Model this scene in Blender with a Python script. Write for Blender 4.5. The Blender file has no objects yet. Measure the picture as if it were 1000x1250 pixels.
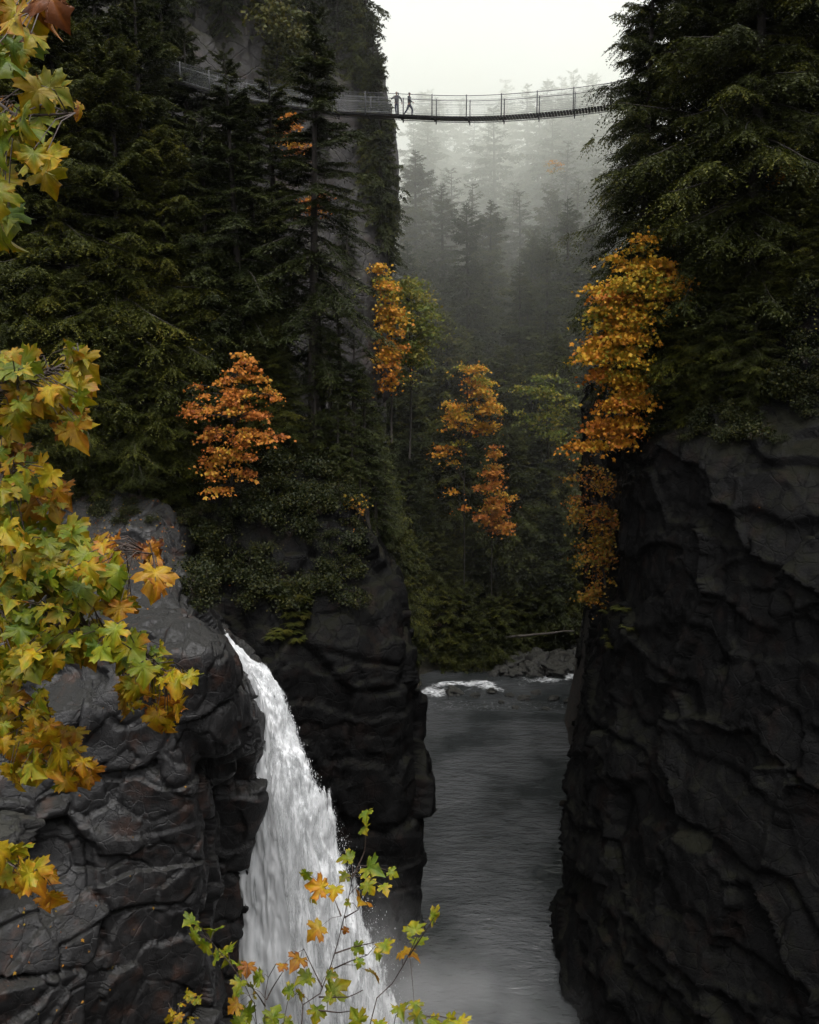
HAZE = 0.00004; MIST = 0.05; BANK = 0.0098; SKY = 0.15; SUN = 0.6; EXPO = 1.3
import bpy, math, random
import numpy as np
from mathutils import Vector, Matrix
from mathutils.bvhtree import BVHTree
PI = math.pi
sc = bpy.context.scene
COL = sc.collection
rng = np.random.default_rng(7)
random.seed(7)

# ------------------------------------------------------------------ camera
CAMZ = 45.0
PITCH = math.radians(10.5)
FPX = 1100.0
CP, SP = math.cos(PITCH), math.sin(PITCH)
cam = bpy.data.cameras.new('camera')
cam.sensor_fit = 'VERTICAL'; cam.sensor_height = 36.0; cam.lens = FPX/1250*36
cam.clip_start = 0.05; cam.clip_end = 3000
camo = bpy.data.objects.new('camera', cam); COL.objects.link(camo)
camo.location = (0, 0, CAMZ); camo.rotation_euler = (PI/2-PITCH, 0, 0)
sc.camera = camo

def P(px, py, Y):
    """world point seen at photo pixel (px,py) at world depth Y"""
    u = (px-500)/FPX; v = (625-py)/FPX
    t = Y/(CP+SP*v)
    return np.array([u*t, Y, CAMZ+t*(-SP+CP*v)])

# ------------------------------------------------------------------ helpers
def link(o, parent=None):
    COL.objects.link(o)
    if parent is not None: o.parent = parent
    return o

def tag(o, label=None, cat=None, group=None, kind=None):
    if label: o['label'] = label
    if cat: o['category'] = cat
    if group: o['group'] = group
    if kind: o['kind'] = kind
    return o

def empty(name, loc=(0, 0, 0), rz=0.0):
    o = bpy.data.objects.new(name, None); COL.objects.link(o)
    o.location = loc; o.rotation_euler = (0, 0, rz); o.empty_display_size = 0.3
    return o

def mesh_of(name, V, faces, mat, smooth=True, cols=None, tint=None):
    """faces: list of int arrays (n,3)/(n,4)"""
    V = np.ascontiguousarray(V, dtype=np.float32)
    me = bpy.data.meshes.new(name)
    me.vertices.add(len(V)); me.vertices.foreach_set('co', V.ravel())
    faces = [np.asarray(f, dtype=np.int32) for f in faces if len(f)]
    idx = np.concatenate([f.ravel() for f in faces])
    tot = np.concatenate([np.full(len(f), f.shape[1], dtype=np.int32) for f in faces])
    st = np.concatenate([[0], np.cumsum(tot)[:-1]]).astype(np.int32)
    me.loops.add(len(idx)); me.loops.foreach_set('vertex_index', idx)
    me.polygons.add(len(tot)); me.polygons.foreach_set('loop_start', st)
    if smooth: me.polygons.foreach_set('use_smooth', np.ones(len(tot), dtype=bool))
    if tint is not None:
        a = me.attributes.new('tint', 'FLOAT', 'POINT'); a.data.foreach_set('value', np.asarray(tint, dtype=np.float32))
    if cols is not None:
        a = me.attributes.new('col', 'FLOAT_COLOR', 'POINT')
        c4 = np.ones((len(V), 4), dtype=np.float32); c4[:, :3] = cols
        a.data.foreach_set('color', c4.ravel())
    me.update(calc_edges=True)
    if mat is not None: me.materials.append(mat)
    return me

def obj(name, me, parent=None):
    o = bpy.data.objects.new(name, me); return link(o, parent)

class MB:
    """collects shapes into one mesh"""
    def __init__(s): s.V = []; s.F3 = []; s.F4 = []; s.n = 0; s.T = []; s.C = []
    def add(s, V, F, tint=0.5, col=None):
        V = np.asarray(V, float); F = np.asarray(F, int)
        if F.shape[1] == 3: s.F3.append(F+s.n)
        else: s.F4.append(F+s.n)
        s.V.append(V); s.n += len(V)
        s.T.append(np.full(len(V), tint) if np.isscalar(tint) else np.asarray(tint))
        if col is not None: s.C.append(col)
    def tube(s, pts, rad, seg=6, cap=True, tint=0.5):
        pts = np.asarray(pts, float); n = len(pts)
        rad = np.full(n, rad) if np.isscalar(rad) else np.asarray(rad, float)
        d = np.gradient(pts, axis=0); d /= np.linalg.norm(d, axis=1)[:, None]+1e-9
        ref = np.array([0, 0, 1.0]) if abs(d[:, 2]).mean() < 0.8 else np.array([1.0, 0, 0])
        a = np.cross(d, ref); a /= np.linalg.norm(a, axis=1)[:, None]+1e-9
        b = np.cross(d, a)
        th = np.arange(seg)*2*PI/seg
        ring = a[:, None, :]*np.cos(th)[None, :, None]+b[:, None, :]*np.sin(th)[None, :, None]
        V = (pts[:, None, :]+ring*rad[:, None, None]).reshape(-1, 3)
        i = np.arange(n-1)[:, None]*seg; j = np.arange(seg)[None, :]; k = (j+1) % seg
        F = np.stack([i+j, i+k, i+seg+k, i+seg+j], -1).reshape(-1, 4)
        base = s.n
        s.add(V, F, tint)
        if cap:
            for e, o in ((0, 1), (n-1, -1)):
                c = [base+e*seg+q for q in range(seg)][::o]
                s.F3.append(np.array([[c[0], c[q], c[q+1]] for q in range(1, seg-1)]))
    def box(s, c, size, rot=None, tint=0.5):
        h = np.array(size)/2
        V = np.array([[x, y, z] for z in (-1, 1) for y in (-1, 1) for x in (-1, 1)])*h
        if rot is not None: V = V@np.asarray(rot).T
        F = [[0, 2, 3, 1], [4, 5, 7, 6], [0, 1, 5, 4], [2, 6, 7, 3], [0, 4, 6, 2], [1, 3, 7, 5]]
        s.add(V+np.array(c), F, tint)
    def build(s, name, mat, parent=None, smooth=True, tint=True):
        f = []
        if s.F3: f.append(np.concatenate(s.F3))
        if s.F4: f.append(np.concatenate(s.F4))
        V = np.concatenate(s.V)
        me = mesh_of(name, V, f, mat, smooth, tint=np.concatenate(s.T) if tint else None,
                     cols=np.concatenate(s.C) if s.C else None)
        return obj(name, me, parent)

# ------------------------------------------------------------------ noise
def h3(i, j, k, seed):
    M = 0xffffffff
    n = ((i.astype(np.int64)*374761393 + j.astype(np.int64)*668265263 + k.astype(np.int64)*2147483647 + seed*1274126177) & M).astype(np.uint64)
    n = ((n ^ (n >> np.uint64(13)))*np.uint64(1274126177)) & np.uint64(M)
    n = ((n ^ (n >> np.uint64(16)))*np.uint64(2246822519)) & np.uint64(M)
    n = n ^ (n >> np.uint64(15))
    return (n & np.uint64(0xffffff)).astype(np.float64)/0xffffff

def vnoise(p, seed=0):
    f = np.floor(p); i = f.astype(np.int64); r = p-f; r = r*r*r*(r*(r*6-15)+10)
    out = 0
    for a in (0, 1):
        for b in (0, 1):
            for c in (0, 1):
                w = (r[:, 0] if a else 1-r[:, 0])*(r[:, 1] if b else 1-r[:, 1])*(r[:, 2] if c else 1-r[:, 2])
                out = out+w*h3(i[:, 0]+a, i[:, 1]+b, i[:, 2]+c, seed)
    return out*2-1

def fbm(p, seed=0, oct=4, gain=0.5):
    o = 0; a = 1.0
    for k in range(oct):
        o = o+a*vnoise(p*2**k+17.3*k, seed+k); a *= gain
    return o

def blocks(p, scale, seed, ids=False):
    """faceted block displacement in -1..1 with cracks between cells"""
    ca, sa = math.cos(.35+seed), math.sin(.35+seed); cb_, sb_ = math.cos(.28), math.sin(.28)
    R_ = np.array([[ca, -sa, 0], [sa*cb_, ca*cb_, -sb_], [sa*sb_, ca*sb_, cb_]])
    q = (p@R_.T)/scale; f = np.floor(q).astype(np.int64)
    F1 = np.full(len(p), 9.0); F2 = np.full(len(p), 9.0); off = np.zeros(len(p)); cid = np.zeros(len(p))
    for a in (-1, 0, 1):
        for b in (-1, 0, 1):
            for c in (-1, 0, 1):
                i, j, k = f[:, 0]+a, f[:, 1]+b, f[:, 2]+c
                cx = np.stack([i+.15+.7*h3(i, j, k, seed), j+.15+.7*h3(i, j, k, seed+1), k+.15+.7*h3(i, j, k, seed+2)], 1)
                dv = q-cx; d = .35*np.sqrt((dv**2).sum(1))+.65*np.abs(dv).max(1)
                g = np.stack([h3(i, j, k, seed+4), h3(i, j, k, seed+5), h3(i, j, k, seed+6)], 1)-.5
                o = (h3(i, j, k, seed+3)-.5)*1.5+(dv*g).sum(1)*2.4
                m = d < F1
                F2 = np.where(m, F1, np.minimum(F2, d)); off = np.where(m, o, off); cid = np.where(m, h3(i, j, k, seed+9), cid); F1 = np.where(m, d, F1)
    return (off, F2-F1, cid) if ids else (off, F2-F1)

def facets(p, s, seed, cid, K=5):
    """planar facets with sharp creases: piecewise linear folds along several directions, shifted from block to block"""
    g = np.random.default_rng(seed); o = 0
    w = fbm(p*.1, seed+3, 2)*.4
    for k in range(K):
        n = g.normal(0, 1, 3)*np.array([1, 1, .8]); n /= np.linalg.norm(n)
        u = (p@n)/(s*g.uniform(.7, 1.4))+w+np.floor(cid*997*(k+1)) % 61
        i = np.floor(u).astype(np.int64); f = u-i; z = i*0
        a = h3(i, z+k, z, seed); b = h3(i+1, z+k, z, seed)
        o = o+a+(b-a)*f-.5
    return o/math.sqrt(K)*1.6

def ss(a, b, x):
    t = np.clip((np.asarray(x, float)-a)/(b-a), 0, 1); return t*t*(3-2*t)

# ------------------------------------------------------------------ materials
def newmat(name):
    m = bpy.data.materials.new(name); m.use_nodes = True
    nt = m.node_tree; nt.nodes.clear()
    return m, nt.nodes, nt.links
def N(ns, t, **kw):
    n = ns.new(t)
    for k, v in kw.items():
        if k in n.inputs.keys(): n.inputs[k].default_value = v
        else: setattr(n, k, v)
    return n
def ramp(ns, stops, interp='LINEAR'):
    r = ns.new('ShaderNodeValToRGB'); e = r.color_ramp.elements; r.color_ramp.interpolation = interp
    while len(e) < len(stops): e.new(0.5)
    for q, (p, c) in zip(e, stops): q.position = p; q.color = (*c, 1) if len(c) == 3 else c
    return r
def mix(ns, L, a, b, fac, mode='MIX'):
    m = ns.new('ShaderNodeMix'); m.data_type = 'RGBA'; m.blend_type = mode
    for sock, v in ((m.inputs[0], fac), (m.inputs[6], a), (m.inputs[7], b)):
        if isinstance(v, (int, float)): sock.default_value = v
        elif isinstance(v, tuple): sock.default_value = (*v, 1)
        else: L.new(v, sock)
    return m.outputs[2]
def math_(ns, L, op, a, b=None, clamp=False):
    m = ns.new('ShaderNodeMath'); m.operation = op; m.use_clamp = clamp
    for k, v in enumerate((a, b)):
        if v is None: continue
        if isinstance(v, (int, float)): m.inputs[k].default_value = v
        else: L.new(v, m.inputs[k])
    return m.outputs[0]

def rock_mat(name, dark=(0.012, 0.012, 0.013), light=(0.055, 0.053, 0.052), moss=0.3, rust=0.2, scale=1.0, rough=(0.35, 0.75), spec=.3, bump=.8, crack=.6):
    m, ns, L = newmat(name)
    geo = ns.new('ShaderNodeNewGeometry'); pos = geo.outputs['Position']
    def noise(sc_, det=6, ro=.55):
        n = N(ns, 'ShaderNodeTexNoise', Scale=sc_*scale, Detail=det, Roughness=ro); L.new(pos, n.inputs['Vector']); return n
    n1 = noise(.45); n2 = noise(2.6, 8, .65); n3 = noise(9, 6, .7); n4 = noise(.8, 5, .6)
    f = math_(ns, L, 'ADD', math_(ns, L, 'MULTIPLY', n1.outputs[0], .5), math_(ns, L, 'MULTIPLY', n2.outputs[0], .5))
    r = ramp(ns, [(.36, dark), (.50, tuple((a+b)/2.2 for a, b in zip(dark, light))), (.66, light)]); L.new(f, r.inputs[0])
    c = r.outputs[0]
    # pale lichen flecks
    r3 = ramp(ns, [(.66, (0, 0, 0)), (.74, (1, 1, 1))]); L.new(n3.outputs[0], r3.inputs[0])
    c = mix(ns, L, c, tuple(min(1, x*2.2) for x in light), math_(ns, L, 'MULTIPLY', r3.outputs[0], .5))
    # rusty stains
    rr = ramp(ns, [(.55, (0, 0, 0)), (.7, (1, 1, 1))]); L.new(n4.outputs[0], rr.inputs[0])
    c = mix(ns, L, c, (.075, .032, .018), math_(ns, L, 'MULTIPLY', rr.outputs[0], rust))
    # moss: on up-facing places, broken by noise
    sx = ns.new('ShaderNodeSeparateXYZ'); L.new(geo.outputs['Normal'], sx.inputs[0])
    up = math_(ns, L, 'ADD', math_(ns, L, 'MULTIPLY', sx.outputs[2], .6), math_(ns, L, 'MULTIPLY', n2.outputs[0], 1.1))
    up = math_(ns, L, 'ADD', up, math_(ns, L, 'MULTIPLY', n1.outputs[0], .5))
    rm = ramp(ns, [(.95, (0, 0, 0)), (1.0, (1, 1, 1))]); 
    up = math_(ns, L, 'SUBTRACT', up, .35-moss*.5+.15)
    L.new(up, rm.inputs[0])
    rm.color_ramp.elements[0].position = .62; rm.color_ramp.elements[1].position = .85
    mossc = mix(ns, L, (.006, .007, .002), (.022, .023, .005), n3.outputs[0])
    c = mix(ns, L, c, mossc, math_(ns, L, 'MULTIPLY', rm.outputs[0], min(1, moss*1.6)))
    b = ns.new('ShaderNodeBsdfPrincipled'); L.new(c, b.inputs['Base Color'])
    rg = ramp(ns, [(.35, (rough[0],)*3), (.65, (rough[1],)*3)]); L.new(n2.outputs[0], rg.inputs[0])
    rgh = math_(ns, L, 'MAXIMUM', rg.outputs[0], math_(ns, L, 'MULTIPLY', rm.outputs[0], .9)); L.new(rgh, b.inputs['Roughness'])
    b.inputs['Specular IOR Level'].default_value = spec
    # bump: cracks + grain
    vo = N(ns, 'ShaderNodeTexVoronoi', Scale=.95*scale, feature='DISTANCE_TO_EDGE')
    wp = ns.new('ShaderNodeVectorMath'); wp.operation = 'MULTIPLY_ADD'
    L.new(n2.outputs[1], wp.inputs[0]); wp.inputs[1].default_value = (.35, .35, .35); L.new(pos, wp.inputs[2]); L.new(wp.outputs[0], vo.inputs['Vector'])
    vr = ramp(ns, [(0, (0, 0, 0)), (.035, (1, 1, 1))]); L.new(vo.outputs[0], vr.inputs[0])
    hsum = math_(ns, L, 'ADD', math_(ns, L, 'MULTIPLY', vr.outputs[0], crack), math_(ns, L, 'MULTIPLY', n2.outputs[0], .5))
    hsum = math_(ns, L, 'ADD', hsum, math_(ns, L, 'MULTIPLY', n3.outputs[0], .4))
    bp = N(ns, 'ShaderNodeBump', Strength=bump, Distance=.22); L.new(hsum, bp.inputs['Height']); L.new(bp.outputs[0], b.inputs['Normal'])
    o = ns.new('ShaderNodeOutputMaterial'); L.new(b.outputs[0], o.inputs[0])
    return m

def foliage_mat(name, stops, transl=.25, rough=.55, spec=.12, objvar=.25):
    """colour from the leaf's own 'tint' attribute, slight per-tree variation"""
    m, ns, L = newmat(name)
    at = N(ns, 'ShaderNodeAttribute', attribute_name='tint')
    oi = ns.new('ShaderNodeObjectInfo')
    f = math_(ns, L, 'ADD', at.outputs['Fac'], math_(ns, L, 'MULTIPLY', math_(ns, L, 'SUBTRACT', oi.outputs['Random'], .5), objvar))
    r = ramp(ns, stops); L.new(f, r.inputs[0])
    b = N(ns, 'ShaderNodeBsdfPrincipled', Roughness=rough); b.inputs['Specular IOR Level'].default_value = spec
    L.new(r.outputs[0], b.inputs['Base Color'])
    t = ns.new('ShaderNodeBsdfTranslucent'); L.new(r.outputs[0], t.inputs[0])
    mx = ns.new('ShaderNodeMixShader'); mx.inputs[0].default_value = transl
    L.new(b.outputs[0], mx.inputs[1]); L.new(t.outputs[0], mx.inputs[2])
    o = ns.new('ShaderNodeOutputMaterial'); L.new(mx.outputs[0], o.inputs[0])
    return m

def leafcol_mat(name, transl=.32, rough=.5):
    m, ns, L = newmat(name)
    at = N(ns, 'ShaderNodeAttribute', attribute_name='col')
    geo = ns.new('ShaderNodeNewGeometry')
    nz = N(ns, 'ShaderNodeTexNoise', Scale=55, Detail=5, Roughness=.6); L.new(geo.outputs['Position'], nz.inputs['Vector'])
    rr = ramp(ns, [(.3, (.62, .58, .5)), (.55, (1, 1, 1))]); L.new(nz.outputs[0], rr.inputs[0])
    c = mix(ns, L, at.outputs['Color'], rr.outputs[0], .8, 'MULTIPLY')
    b = N(ns, 'ShaderNodeBsdfPrincipled'); L.new(c, b.inputs['Base Color'])
    b.inputs['Roughness'].default_value = rough; b.inputs['Specular IOR Level'].default_value = .25
    bp = N(ns, 'ShaderNodeBump', Strength=.35, Distance=.006); L.new(nz.outputs[0], bp.inputs['Height']); L.new(bp.outputs[0], b.inputs['Normal'])
    t = ns.new('ShaderNodeBsdfTranslucent'); L.new(c, t.inputs[0])
    mx = ns.new('ShaderNodeMixShader'); mx.inputs[0].default_value = transl
    L.new(b.outputs[0], mx.inputs[1]); L.new(t.outputs[0], mx.inputs[2])
    o = ns.new('ShaderNodeOutputMaterial'); L.new(mx.outputs[0], o.inputs[0])
    return m

def plain(name, c, rough=.6, metal=0.0, var=.3, sc_=6, spec=.4):
    m, ns, L = newmat(name)
    tc = ns.new('ShaderNodeTexCoord')
    n = N(ns, 'ShaderNodeTexNoise', Scale=sc_, Detail=6, Roughness=.6); L.new(tc.outputs['Object'], n.inputs['Vector'])
    r = ramp(ns, [(.3, tuple(x*(1-var) for x in c)), (.7, tuple(min(1, x*(1+var)) for x in c))]); L.new(n.outputs[0], r.inputs[0])
    b = N(ns, 'ShaderNodeBsdfPrincipled', Roughness=rough, Metallic=metal); b.inputs['Specular IOR Level'].default_value = spec
    L.new(r.outputs[0], b.inputs['Base Color'])
    bp = N(ns, 'ShaderNodeBump', Strength=.4, Distance=.03); L.new(n.outputs[0], bp.inputs['Height']); L.new(bp.outputs[0], b.inputs['Normal'])
    o = ns.new('ShaderNodeOutputMaterial'); L.new(b.outputs[0], o.inputs[0])
    return m

M = {}
M['rock'] = rock_mat('dark_basalt', dark=(.003, .003, .0034), light=(.0135, .0128, .0128), moss=.08, rust=.30, scale=1.0, rough=(.32, .65), spec=.32, bump=.5, crack=.4)
M['rock_wall'] = rock_mat('shade_toned_wet_rock', dark=(.0012, .0012, .0013), light=(.0046, .0045, .0045), moss=.12, rust=.06, scale=.8, spec=.07, rough=(.4, .8), crack=.25)  # darker than the near rock: the walls' shade is put into this colour
M['cliff'] = rock_mat('grey_cliff', dark=(.011, .010, .010), light=(.040, .036, .035), moss=.36, rust=.2, scale=.5, rough=(.6, .9))
M['ground'] = rock_mat('forest_floor', dark=(.012, .010, .007), light=(.014, .011, .008), moss=.2, rust=.4, scale=.9, rough=(.8, .95))
M['boulder'] = rock_mat('river_boulder', dark=(.008, .008, .008), light=(.045, .043, .041), moss=.2, rust=.1, scale=1.4)
M['bark'] = plain('bark', (.018, .014, .011), .85, var=.5, sc_=9)
M['bark_pale'] = plain('maple_bark', (.04, .033, .027), .8, var=.4, sc_=9)
M['twig'] = plain('dark_twig', (.035, .022, .016), .6, var=.4, sc_=20)
M['fir'] = foliage_mat('fir_needles', [(0, (.006, .009, .002)), (.5, (.019, .024, .005)), (.8, (.042, .046, .007)), (1, (.085, .075, .012))], .2)
M['cedar'] = foliage_mat('cedar_sprays', [(0, (.007, .009, .002)), (.5, (.026, .031, .004)), (.8, (.066, .066, .007)), (1, (.12, .095, .010))], .25)
M['maple_gold'] = foliage_mat('golden_maple_leaves', [(0, (.13, .13, .014)), (.3, (.36, .215, .016)), (.65, (.40, .165, .014)), (1, (.28, .085, .012))], .35, objvar=.05)
M['maple_orange'] = foliage_mat('orange_maple_leaves', [(0, (.30, .19, .02)), (.4, (.34, .135, .019)), (.8, (.31, .095, .018)), (1, (.18, .055, .016))], .35, objvar=.05)
M['maple_rust'] = foliage_mat('rusty_thin_leaves', [(0, (.10, .09, .015)), (.4, (.22, .13, .015)), (.8, (.24, .08, .012)), (1, (.14, .04, .012))], .3, objvar=.05)
M['maple_green'] = foliage_mat('olive_leaves', [(0, (.05, .07, .012)), (.5, (.10, .11, .015)), (1, (.20, .15, .02))], .3, objvar=.1)
M['shrub'] = foliage_mat('shrub_leaves', [(0, (.004, .006, .002)), (.5, (.011, .015, .003)), (1, (.042, .038, .006))], .25)
M['moss'] = foliage_mat('moss_and_fern', [(0, (.012, .015, .003)), (.5, (.03, .034, .005)), (1, (.07, .06, .009))], .3)
M['leaf'] = leafcol_mat('big_maple_leaf')
M['steel'] = plain('weathered_steel', (.03, .03, .032), .7, .0, .3)
M['galv'] = plain('galvanised_wire', (.17, .175, .18), .6, .2, .15)
M['plank'] = plain('wet_timber_plank', (.028, .025, .022), .7, 0, .4)
M['pale_wood'] = plain('pale_painted_post', (.45, .44, .42), .6, 0, .2)
M['red_roof'] = plain('red_panel', (.22, .035, .04), .5, 0, .2)
M['skin'] = plain('skin', (.2, .11, .08), .5, 0, .1)
M['jacket_grey'] = plain('grey_jacket', (.03, .031, .036), .8, 0, .2)
M['jacket_black'] = plain('black_jacket', (.014, .015, .018), .7, 0, .2)
M['jeans'] = plain('blue_jeans', (.018, .022, .04), .85, 0, .2)
M['hair'] = plain('dark_hair', (.02, .014, .01), .5, 0, .2)
M['shoe'] = plain('dark_shoe', (.02, .02, .02), .6, 0, .2)
# ------------------------------------------------------------------ terrain
CH = np.array([(-3, 14), (1, 36), (5.5, 50), (6.3, 62), (7.2, 75), (8.5, 95), (9.5, 108), (16, 117), (31, 122), (60, 128), (130, 150), (260, 160)], float)
PL = np.array([(6, 49), (-7, 49)], float)
def pdist(x, y, L_):
    best = np.full(x.shape, 1e9); side = np.zeros(x.shape)
    for (x0, y0), (x1, y1) in zip(L_[:-1], L_[1:]):
        dx, dy = x1-x0, y1-y0
        t = np.clip(((x-x0)*dx+(y-y0)*dy)/(dx*dx+dy*dy), 0, 1)
        ex, ey = x-(x0+t*dx), y-(y0+t*dy); d = np.hypot(ex, ey)
        c = dx*ey-dy*ex
        m = d < best
        best = np.where(m, d, best); side = np.where(m, c, side)
    return best, side
def terrain(x, y):
    x = np.asarray(x, float); y = np.asarray(y, float)
    d1, side = pdist(x, y, CH); d2, _ = pdist(x, y, PL)
    d = np.minimum(d1-7.5, d2-6.0)
    d = d-np.where(side > 0, 5.0*ss(55, 62, y)*(1-ss(100, 112, y)), np.clip((62-y)*.6, 0, 26))
    left = 6+14*ss(52, 60, y)+19*ss(60, 84, y)+ss(96, 112, y)*44+.25*np.maximum(0, -x-22)
    left = left+(1-ss(-28, -12, x))*ss(76, 92, y)*20*(1-ss(96, 112, y))
    right = 39+20*ss(20, 36, x)+.12*np.maximum(0, x-36)
    far = np.interp(y-np.maximum(0, x-40)*.12, [118, 121.5, 127, 133, 152, 205, 285, 420, 900], [0, 2.4, 7, 12, 34, 54, 84, 105, 130])
    far = far+.10*np.maximum(0, x-20)
    wf = ss(-15, -5, x)*ss(104, 118, y)          # the valley wall behind the bend
    lft = (side > 0)
    plate = np.where(lft, left*(1-wf)+far*wf, right)
    near = np.where(y < 0, 43.3, 43.3-1.15*np.minimum(y, 12)-2.6*np.maximum(0, y-12))
    wn = (1-ss(20, 38, y))*(1-ss(34, 50, np.abs(x)))
    p3 = np.stack([x, y, 0*x], 1) if x.ndim == 1 else None
    h = -2+(plate+2)*ss(1.5, 7.5, d)
    h = h*(1-wn)+np.maximum(-2, near)*wn
    return h

xs = np.concatenate([np.linspace(-900, -80, 26), np.linspace(-76, 96, 130), np.linspace(100, 900, 26)])
ys = np.concatenate([np.linspace(-500, -30, 14), np.linspace(-24, 176, 150), np.linspace(182, 420, 40), np.linspace(440, 1100, 16)])
X, Y = np.meshgrid(xs, ys)
Z = terrain(X.ravel(), Y.ravel())
pp = np.stack([X.ravel(), Y.ravel(), Z], 1)
Z = Z+fbm(pp*[.12, .12, .05], 3, 4)*np.where(Z > .5, 1.1, .25)*np.clip((np.hypot(pp[:, 0], pp[:, 1])-12)/20, 0, 1)
V = np.stack([X.ravel(), Y.ravel(), Z], 1)
nx, ny = len(xs), len(ys)
i = np.arange(ny-1)[:, None]*nx; j = np.arange(nx-1)[None, :]
F = np.stack([i+j, i+j+1, i+nx+j+1, i+nx+j], -1).reshape(-1, 4)
ground_me = mesh_of('ground', V, [F], M['ground'])
tag(obj('ground', ground_me), kind='structure')
BV = [(V, F)]

# ------------------------------------------------------------------ rock nets
def catmull(A, n, axis):
    A = np.moveaxis(np.asarray(A, float), axis, 0); m = len(A)
    # even spacing along mean chord length
    seg = np.linalg.norm(np.diff(A, axis=0), axis=-1).reshape(m-1, -1).mean(1)
    s = np.concatenate([[0], np.cumsum(seg)]); q = np.linspace(0, s[-1], n)
    k = np.clip(np.searchsorted(s, q, side='right')-1, 0, m-2); t = (q-s[k])/seg[k]
    sh = (n,)+(1,)*(A.ndim-1); t = t.reshape(sh)
    p0 = A[np.maximum(k-1, 0)]; p1 = A[k]; p2 = A[k+1]; p3 = A[np.minimum(k+2, m-1)]
    w = .6
    t1 = (p2-p0)*.5*w; t2 = (p3-p1)*.5*w
    o = (2*t**3-3*t**2+1)*p1+(t**3-2*t**2+t)*t1+(-2*t**3+3*t**2)*p2+(t**3-t**2)*t2
    return np.moveaxis(o, 0, axis)

def net(name, rows, res, levels, mat, seed, crack=.35, aniso=(1, 1, 1), flip=False, fine=.06, strata=(0, 3)):
    A = np.array(rows, float)                        # R x C x 3
    hu = max(np.linalg.norm(np.diff(A, axis=1), axis=2).sum(1)); hv = max(np.linalg.norm(np.diff(A, axis=0), axis=2).sum(0))
    nu, nv = int(hu/res)+2, int(hv/res)+2
    G = catmull(catmull(A, nv, 0), nu, 1)
    du = np.gradient(G, axis=1); dv = np.gradient(G, axis=0)
    n = np.cross(du, dv); n /= np.linalg.norm(n, axis=2)[..., None]+1e-9
    if flip: n = -n
    p = G.reshape(-1, 3); n = n.reshape(-1, 3)
    wq = p/np.array(aniso)
    wq = wq+np.stack([fbm(p*.35, seed+50, 3), fbm(p*.35, seed+60, 3), fbm(p*.35, seed+70, 3)], 1)*.16
    disp = np.zeros(len(p))
    (s_, amp), fl = levels[0], levels[1:]
    o, e, cid = blocks(wq, s_, seed, True); disp += amp*o-.22*np.exp(-(e/.03)**2)
    o, e, cid2 = blocks(wq, s_*.42, seed+11, True); disp += amp*.22*o-.09*np.exp(-(e/.035)**2)
    for q, (s_, amp) in enumerate(fl):
        disp += amp*facets(wq, s_, seed+30+q, cid if q == 0 else cid2)
    disp += fbm(p*1.5, seed+90, 4, .55)*fine
    if strata[0]:
        hq = (p[:, 2]+.22*p[:, 0]+fbm(p*.16, seed+80, 3)*2.2)/strata[1]; fr_ = hq-np.floor(hq); lay = np.floor(hq).astype(np.int64)
        disp += strata[0]*((fr_-.5)*(.35+1.1*h3(lay, lay*0, lay*0, seed+3))+(h3(lay, lay*0+1, lay*0, seed+4)-.5)*.8)
    V = p+n*disp[:, None]
    i = np.arange(nv-1)[:, None]*nu; j = np.arange(nu-1)[None, :]
    F = np.stack([i+j, i+j+1, i+nu+j+1, i+nu+j], -1).reshape(-1, 4)
    if flip: F = F[:, ::-1]
    me = mesh_of(name, V, [F], mat, smooth=False)
    o = obj(name, me); tag(o, kind='structure'); BV.append((V, F))
    return o
def Pz(px, py, Y, z):
    q = P(px, py, Y); q[2] = z; return q

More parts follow.
